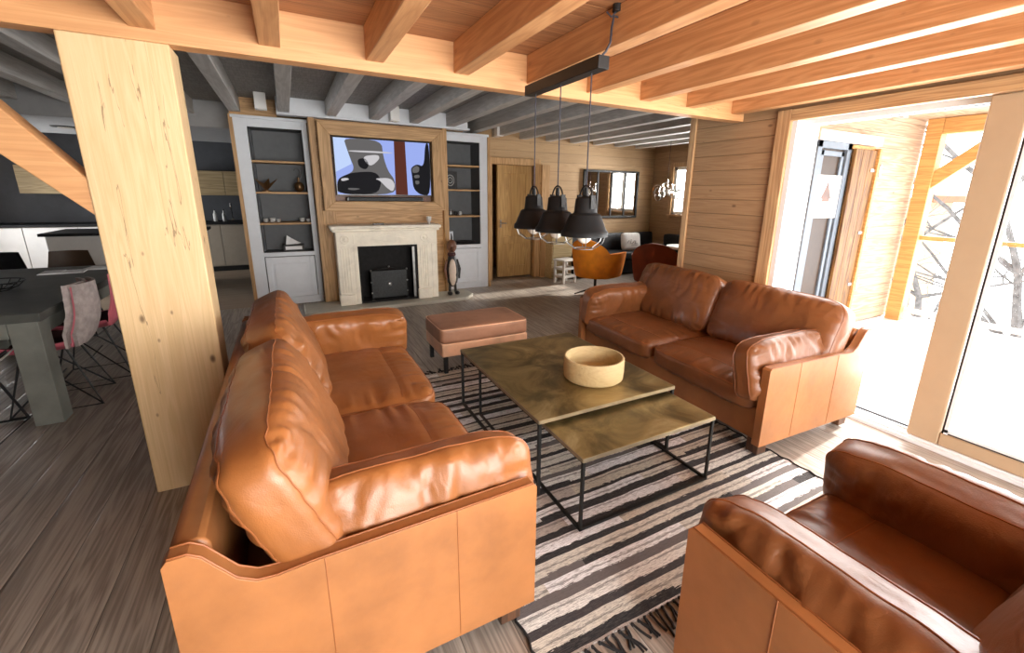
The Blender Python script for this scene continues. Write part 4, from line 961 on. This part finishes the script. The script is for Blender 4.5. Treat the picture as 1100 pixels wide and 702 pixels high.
# pale end panel, stool
t = thing('bench_end_cabinet', 'pale pine cabinet closing the left end of the black bench', 'cabinet', (0, 0, 0))
B(4.16, 4.60, 6.84, 7.17, 0, .86).build('body', M['palewood'], t, bevel=.005)
B(4.18, 4.58, 6.825, 6.84, .40, .84).build('front_panel', M['palewood'], t, bevel=.003)
st = thing('step_stool', 'small white wooden stool with rungs in front of the pine cabinet', 'stool', (4.22, 6.47, 0), math.radians(12))
B(-.17, .17, -.14, .14, .39, .42).build('seat', M['whitewood'], st, bevel=.004)
for sx in (-1, 1):
    for sy in (-1, 1): B(sx * .14 - .018, sx * .14 + .018, sy * .11 - .018, sy * .11 + .018, 0, .39).build('leg', M['whitewood'], st, bevel=.002)
for z in (.10, .24):
    m = MB(); m.box(-.14, .14, -.125, -.10, z, z + .035); m.box(-.14, .14, .10, .125, z, z + .035); m.box(-.155, -.13, -.11, .11, z, z + .035); m.box(.13, .155, -.11, .11, z, z + .035); m.build('rung', M['whitewood'], st)

def tub_chair(label, loc, rz, mat, seed, leg='black'):
    t = thing('swivel_chair', label, 'chair', loc, rz, 'velvet tub chairs in the nook')
    m = MB(); n = 44; th = .055; rows = 12
    def P(a, h, out):
        # a in [-1,1] around the back; opening towards +x
        ang = PI + a * math.radians(112)
        hgt = .36 if abs(a) > .52 else (.36 + (.20) * (math.cos(min(1, abs(a) / .52) * PI / 2)) ** .6)
        z = .36 + (hgt - .04) * h
        flare = .80 + .20 * h ** .7
        rx, ry = .31 * flare, .33 * flare
        if out: rx += th; ry += th
        x = rx * math.cos(ang); y = ry * math.sin(ang)
        if abs(a) > .6: x += (abs(a) - .6) * .38
        return Vector((x, y, z - (.06 * (1 - h) if out else 0)))
    vs = []; fs = []
    for out in (0, 1):
        for j in range(rows + 1):
            for i in range(n + 1): vs.append(P(-1 + 2 * i / n, j / rows, out))
    W = n + 1; H = (rows + 1) * W
    for j in range(rows):
        for i in range(n):
            fs.append((j * W + i, j * W + i + 1, (j + 1) * W + i + 1, (j + 1) * W + i)); fs.append((H + j * W + i, H + (j + 1) * W + i, H + (j + 1) * W + i + 1, H + j * W + i + 1))
    for i in range(n):
        fs.append((rows * W + i, rows * W + i + 1, H + rows * W + i + 1, H + rows * W + i)); fs.append((i, H + i, H + i + 1, i + 1))
    for i in (0, n):
        for j in range(rows): fs.append((j * W + i, (j + 1) * W + i, H + (j + 1) * W + i, H + j * W + i))
    m.add(vs, fs); o = m.build('shell', mat, t, smooth=True, angle=60)
    cushion('seat_pad', (.56, .52, .14), (.04, 0, .42), (0, 0, 0), t, [mat, mat], seed, e=.75, k=4, amp=.004, pipes=(.7,))
    cushion('back_pad', (.34, .40, .10), (-.22, 0, .62), (0, math.radians(78), 0), t, [mat, mat], seed + 1, e=.6, k=4, amp=.004, pipes=())
    B_ = MB(); B_.lathe([(.24, .30), (.26, .335), (.20, .35)], 28); B_.build('underside', mat, t, smooth=True)
    MB().tube([(0, 0, .31), (0, 0, .07)], .022, 12).build('stem', M['black'], t)
    lg = MB()
    for i in range(4):
        a = PI / 4 + i * PI / 2; lg.tube([(0, 0, .09), (.16 * math.cos(a), .16 * math.sin(a), .06), (.32 * math.cos(a), .32 * math.sin(a), .012)], .012, 8, False, [.018, .014, .010])
    lg.build('star_base', M['black'], t, smooth=True)
    return t
tub_chair('bright orange velvet swivel tub chair, turned towards the nook', (4.12, 5.45, 0), math.radians(22), M['orange'], 61)
tub_chair('dark rust velvet tub chair just behind the right sofa', (4.70, 4.74, 0), math.radians(35), M['rust'], 64)
t = thing('side_table', 'small white side table at the right end of the nook', 'table', (5.75, 5.2, 0))
MB().lathe([(.30, .68), (.31, .70), (.30, .72)], 32).build('tabletop', M['whitewood'], t, smooth=True, angle=30)
MB().lathe([(.20, 0), (.20, .02), (.03, .04), (.03, .68)], 24).build('pedestal', M['black'], t)
# wire pendant
wp = thing('pendant_lamp', 'chrome pendant of interlaced loops hanging in the nook', 'lamp', (6.02, 6.0, 1.60))
MB().tube([(0, 0, .20), (0, 0, 1.0)], .004, 6).build('cord', M['cord'], wp)
MB().lathe([(.05, 1.0), (.05, .97)], 20).build('ceiling_rose', M['black'], wp)
lp = MB(); rnd = random.Random(11)
for i in range(9):
    a = 2 * PI * i / 9; ctr = Vector((.15 * math.cos(a), .15 * math.sin(a), .05 * math.sin(a * 2.3))); e1 = Euler((rnd.uniform(0, PI), rnd.uniform(0, PI), a)).to_matrix()
    lp.tube([ctr + e1 @ Vector((.115 * math.cos(q * PI / 10), .085 * math.sin(q * PI / 10), 0)) for q in range(20)], .008, 6, True)
lp.tube([(0, 0, .2), (0, 0, 0)], .01, 8); lp.build('loops', M['chrome'], wp, smooth=True)
MB().ball((0, 0, -.01), .05, 16).build('bulb', M['bulb'], wp, smooth=True)

# ================================================================== DINING TABLE AND KITCHEN
dt = thing('dining_table', 'long dark dining table with thick grey-stained square legs', 'dining table', (0, 0, 0))
B(-2.62, -1.44, 3.78, 5.95, .70, .755).build('tabletop', M['tabletop'], dt, bevel=.004)
ap = MB(); ap.box(-2.45, -1.605, 3.80, 3.83, .60, .70); ap.box(-2.45, -1.605, 5.90, 5.93, .60, .70); ap.box(-1.495, -1.47, 3.94, 5.79, .60, .70); ap.box(-2.59, -2.565, 3.94, 5.79, .60, .70)
ap.build('apron', M['concrete'], dt)
for x in (-1.60, -2.60):
    for y in (3.79, 5.80): B(x, x + .14, y, y + .14, 0, .70).build('leg', M['concrete'], dt, bevel=.004)

def wire_chair(label, loc, rz, shellmat, cushmat=None, fleece=False, seed=0):
    t = thing('dining_chair', label, 'chair', loc, rz, 'shell chairs around the dining table')
    n, m_ = 18, 20
    def P(u, v, o):  # u across -1..1, v 0 seat front .. 1 back top ; chair faces -x
        s_ = v
        if s_ < .45: q = s_ / .45; x = -.21 + .36 * q; z = .44 - .02 * math.sin(q * PI)
        else:
            q = (s_ - .45) / .55; x = .15 + .10 * math.sin(min(1, q * 1.3) * PI / 2); z = .44 + .42 * q ** 1.25
        wd = .225 * (1 - .32 * max(0, s_ - .62) / .38)
        y = u * wd; lift = .07 * abs(u) ** 3
        z += lift * (1 - max(0, (s_ - .5) * 2)) if s_ < .5 else 0
        x -= (.05 * u * u) * (1 if s_ > .45 else 0) * min(1, (s_ - .45) * 5 if s_ > .45 else 0)
        if s_ > .45: z += 0
        return Vector((x + (o * .012 if s_ > .45 else 0), y, z - (o * .012 if s_ <= .45 else 0)))
    def shell(name, mat, v0, v1, push, w=1.0, thick=1.0):
        m = MB(); vs = []; fs = []
        for o in (0, thick):
            for j in range(m_ + 1):
                for i in range(n + 1):
                    v = v0 + (v1 - v0) * j / m_; p = P((-1 + 2 * i / n) * w, v, o)
                    p = p + (Vector((-push, 0, 0)) if v > .45 else Vector((0, 0, push)))
                    if fleece and push > 0: p += Vector((0, 0, 0)) + Vector((noise.noise(p * 30) * .006, 0, noise.noise(p * 22) * .006))
                    vs.append(p)
        W = n + 1; H = (m_ + 1) * W
        for j in range(m_):
            for i in range(n):
                fs.append((j * W + i, j * W + i + 1, (j + 1) * W + i + 1, (j + 1) * W + i)); fs.append((H + j * W + i, H + (j + 1) * W + i, H + (j + 1) * W + i + 1, H + j * W + i + 1))
        for i in range(n):
            for b_ in (0, m_): fs.append((b_ * W + i, b_ * W + i + 1, H + b_ * W + i + 1, H + b_ * W + i))
        for j in range(m_):
            for b_ in (0, n): fs.append((j * W + b_, (j + 1) * W + b_, H + (j + 1) * W + b_, H + j * W + b_))
        m.add(vs, fs); return m.build(name, mat, t, smooth=True, angle=60)
    shell('shell', shellmat, 0, 1, 0)
    if cushmat: shell('seat_cushion', cushmat, .02, .48, .022, .88, 1.6)
    if fleece:
        shell('fleece_cover', M['sheep'], .50, 1.02, .020, 1.14, 1.4); shell('fleece_cover', M['sheep'], .46, 1.02, -.030, 1.14, 1.6)
    f = MB()
    for s_ in (-1, 1):
        f.tube([(-.12, s_ * .12, .43), (-.22, s_ * .20, .012), (.24, s_ * .20, .012), (.10, s_ * .12, .43)], .008, 6)
        f.tube([(-.12, s_ * .12, .42), (.24, s_ * .20, .012)], .006, 6)
    f.tube([(-.22, -.20, .012), (-.22, .20, .012)], .007, 6); f.tube([(.0, -.17, .20), (.0, .17, .20)], .005, 6); f.tube([(-.12, -.12, .43), (-.12, .12, .43)], .007, 6); f.tube([(.1, -.12, .43), (.1, .12, .43)], .007, 6)
    f.build('wire_legs', M['black'], t)
    return t
wire_chair('pink shell chair under a greyish fleece, near right side of the dining table', (-1.575, 4.18, 0), math.radians(5), M['pink'], M['maroon'], True)
wire_chair('pink shell chair without fleece, partly behind the pale post', (-1.52, 4.72, 0), math.radians(4), M['pink'], M['maroon'])
wire_chair('chair with a dark grey seat cushion at the near end of the dining table', (-1.88, 3.72, 0), math.radians(-90), M['whitewood'], M['darkfab'])
wire_chair('dark brown shell chair at the far end of the dining table', (-2.1, 6.22, 0), math.radians(90), M['brownshell'])
wire_chair('black shell chair at the far end of the dining table, left of the brown one', (-2.64, 6.25, 0), math.radians(90), M['tvblack'])
t = thing('wire_bowl', 'shallow black wire bowl on the dining table at the left edge', 'bowl', (-2.0, 4.72, .755))
wbm = MB()
for r, z in ((.08, .006), (.13, .03), (.17, .07)): wbm.tube([(r * math.cos(a * PI / 14), r * math.sin(a * PI / 14), z) for a in range(28)], .004, 5, True)
for i in range(14): a = i * PI / 7; wbm.tube([(.08 * math.cos(a), .08 * math.sin(a), .006), (.13 * math.cos(a), .13 * math.sin(a), .03), (.17 * math.cos(a), .17 * math.sin(a), .07)], .003, 5)
wbm.build('basket', M['black'], t)
for i, (dx, rz, lab) in enumerate(((0, .1, 'magazine lying open at the far end of the dining table'), (.16, -.12, 'folded pale paper beside the magazine on the dining table'))):
    m = MB(); m.box(-.15, .15, -.10, .10, 0, .008); m.box(-.14, .0, -.095, .095, .008, .013); o = m.build('magazine', [M['paper'], M['paper']][i % 2]); o.location = (-1.88 + dx * 1.6, 5.55 + dx, .755); o.rotation_euler = (0, 0, rz); tag(o, lab, 'magazine')

# kitchen island
ki = thing('kitchen_island', 'white kitchen island with black worktop behind the dining table', 'kitchen island', (0, 0, 0))
B(-2.93, -1.23, 8.35, 9.15, .08, .86).build('carcass', M['kwhite'], ki)
B(-2.88, -1.28, 8.40, 9.1, 0, .08).build('plinth', M['black'], ki)
B(-2.98, -1.18, 8.30, 9.2, .86, .90).build('worktop', M['counter'], ki, bevel=.003)
for i in range(3): B(-2.92 + i * .565, -2.92 + i * .565 + .555, 8.33, 8.35, .09, .85).build('door', M['kwhite'], ki, bevel=.003)
kb = thing('kitchen_base_units', 'beige kitchen base cabinets along the back wall', 'kitchen cabinets', (0, 0, 0))
B(-4.4, -.47, 10.0, 10.6, .10, .88).build('carcass', M['kbeige'], kb); B(-4.4, -.47, 10.06, 10.6, 0, .10).build('plinth', M['black'], kb)
for i in range(6): B(-4.38 + i * .65, -4.38 + i * .65 + .64, 9.98, 10.0, .11, .87).build('door', M['kbeige'] if i > 3 else M['kwhite'], kb, bevel=.003)
tag(B(-4.4, -.47, 9.95, 10.6, .88, .92).build('worktop', M['counter'], bevel=.003), 'long black worktop along the kitchen back wall', 'worktop')
ku = thing('kitchen_wall_units', 'pale oak wall cabinets over the kitchen worktop, right of the post', 'kitchen cabinets', (0, 0, 0))
B(-1.55, -.47, 10.25, 10.6, 1.40, 1.84).build('carcass', M['kwood'], ku)
for i in range(2): B(-1.54 + i * .55, -1.54 + i * .55 + .54, 10.23, 10.25, 1.41, 1.83).build('door', M['kwood'], ku, bevel=.003)
ku = thing('kitchen_wall_units', 'small pale oak wall cabinet left of the post, beneath the brace', 'kitchen cabinets', (0, 0, 0))
B(-3.75, -3.1, 10.25, 10.6, 1.40, 1.84).build('carcass', M['kwood'], ku); B(-3.74, -3.11, 10.23, 10.25, 1.41, 1.83).build('door', M['kwood'], ku, bevel=.003)
t = thing('tap', 'chrome kitchen tap on the black worktop', 'tap', (-.95, 10.3, .92))
MB().tube([(0, 0, 0), (0, 0, .28), (0, -.05, .34), (0, -.12, .33), (0, -.14, .27)], .012, 8).build('spout', M['chrome'], t, smooth=True)
MB().lathe([(.03, 0), (.03, .03), (.014, .05)], 16).build('base', M['chrome'], t)
for x, mm_, lab in ((-1.22, 'ceramic', 'white bottle on the kitchen worktop left of the tap'), (-1.08, 'silver', 'small grey bottle between the white bottle and the tap')):
    t = thing('bottle', lab, 'bottle', (x, 10.25, .92), group='bottles on the kitchen worktop')
    MB().lathe([(.03, 0), (.033, .02), (.033, .13), (.014, .17), (.012, .20)], 18).build('body', M[mm_], t, smooth=True)
    MB().lathe([(.015, .20), (.015, .225)], 14).build('cap', M['black'], t)
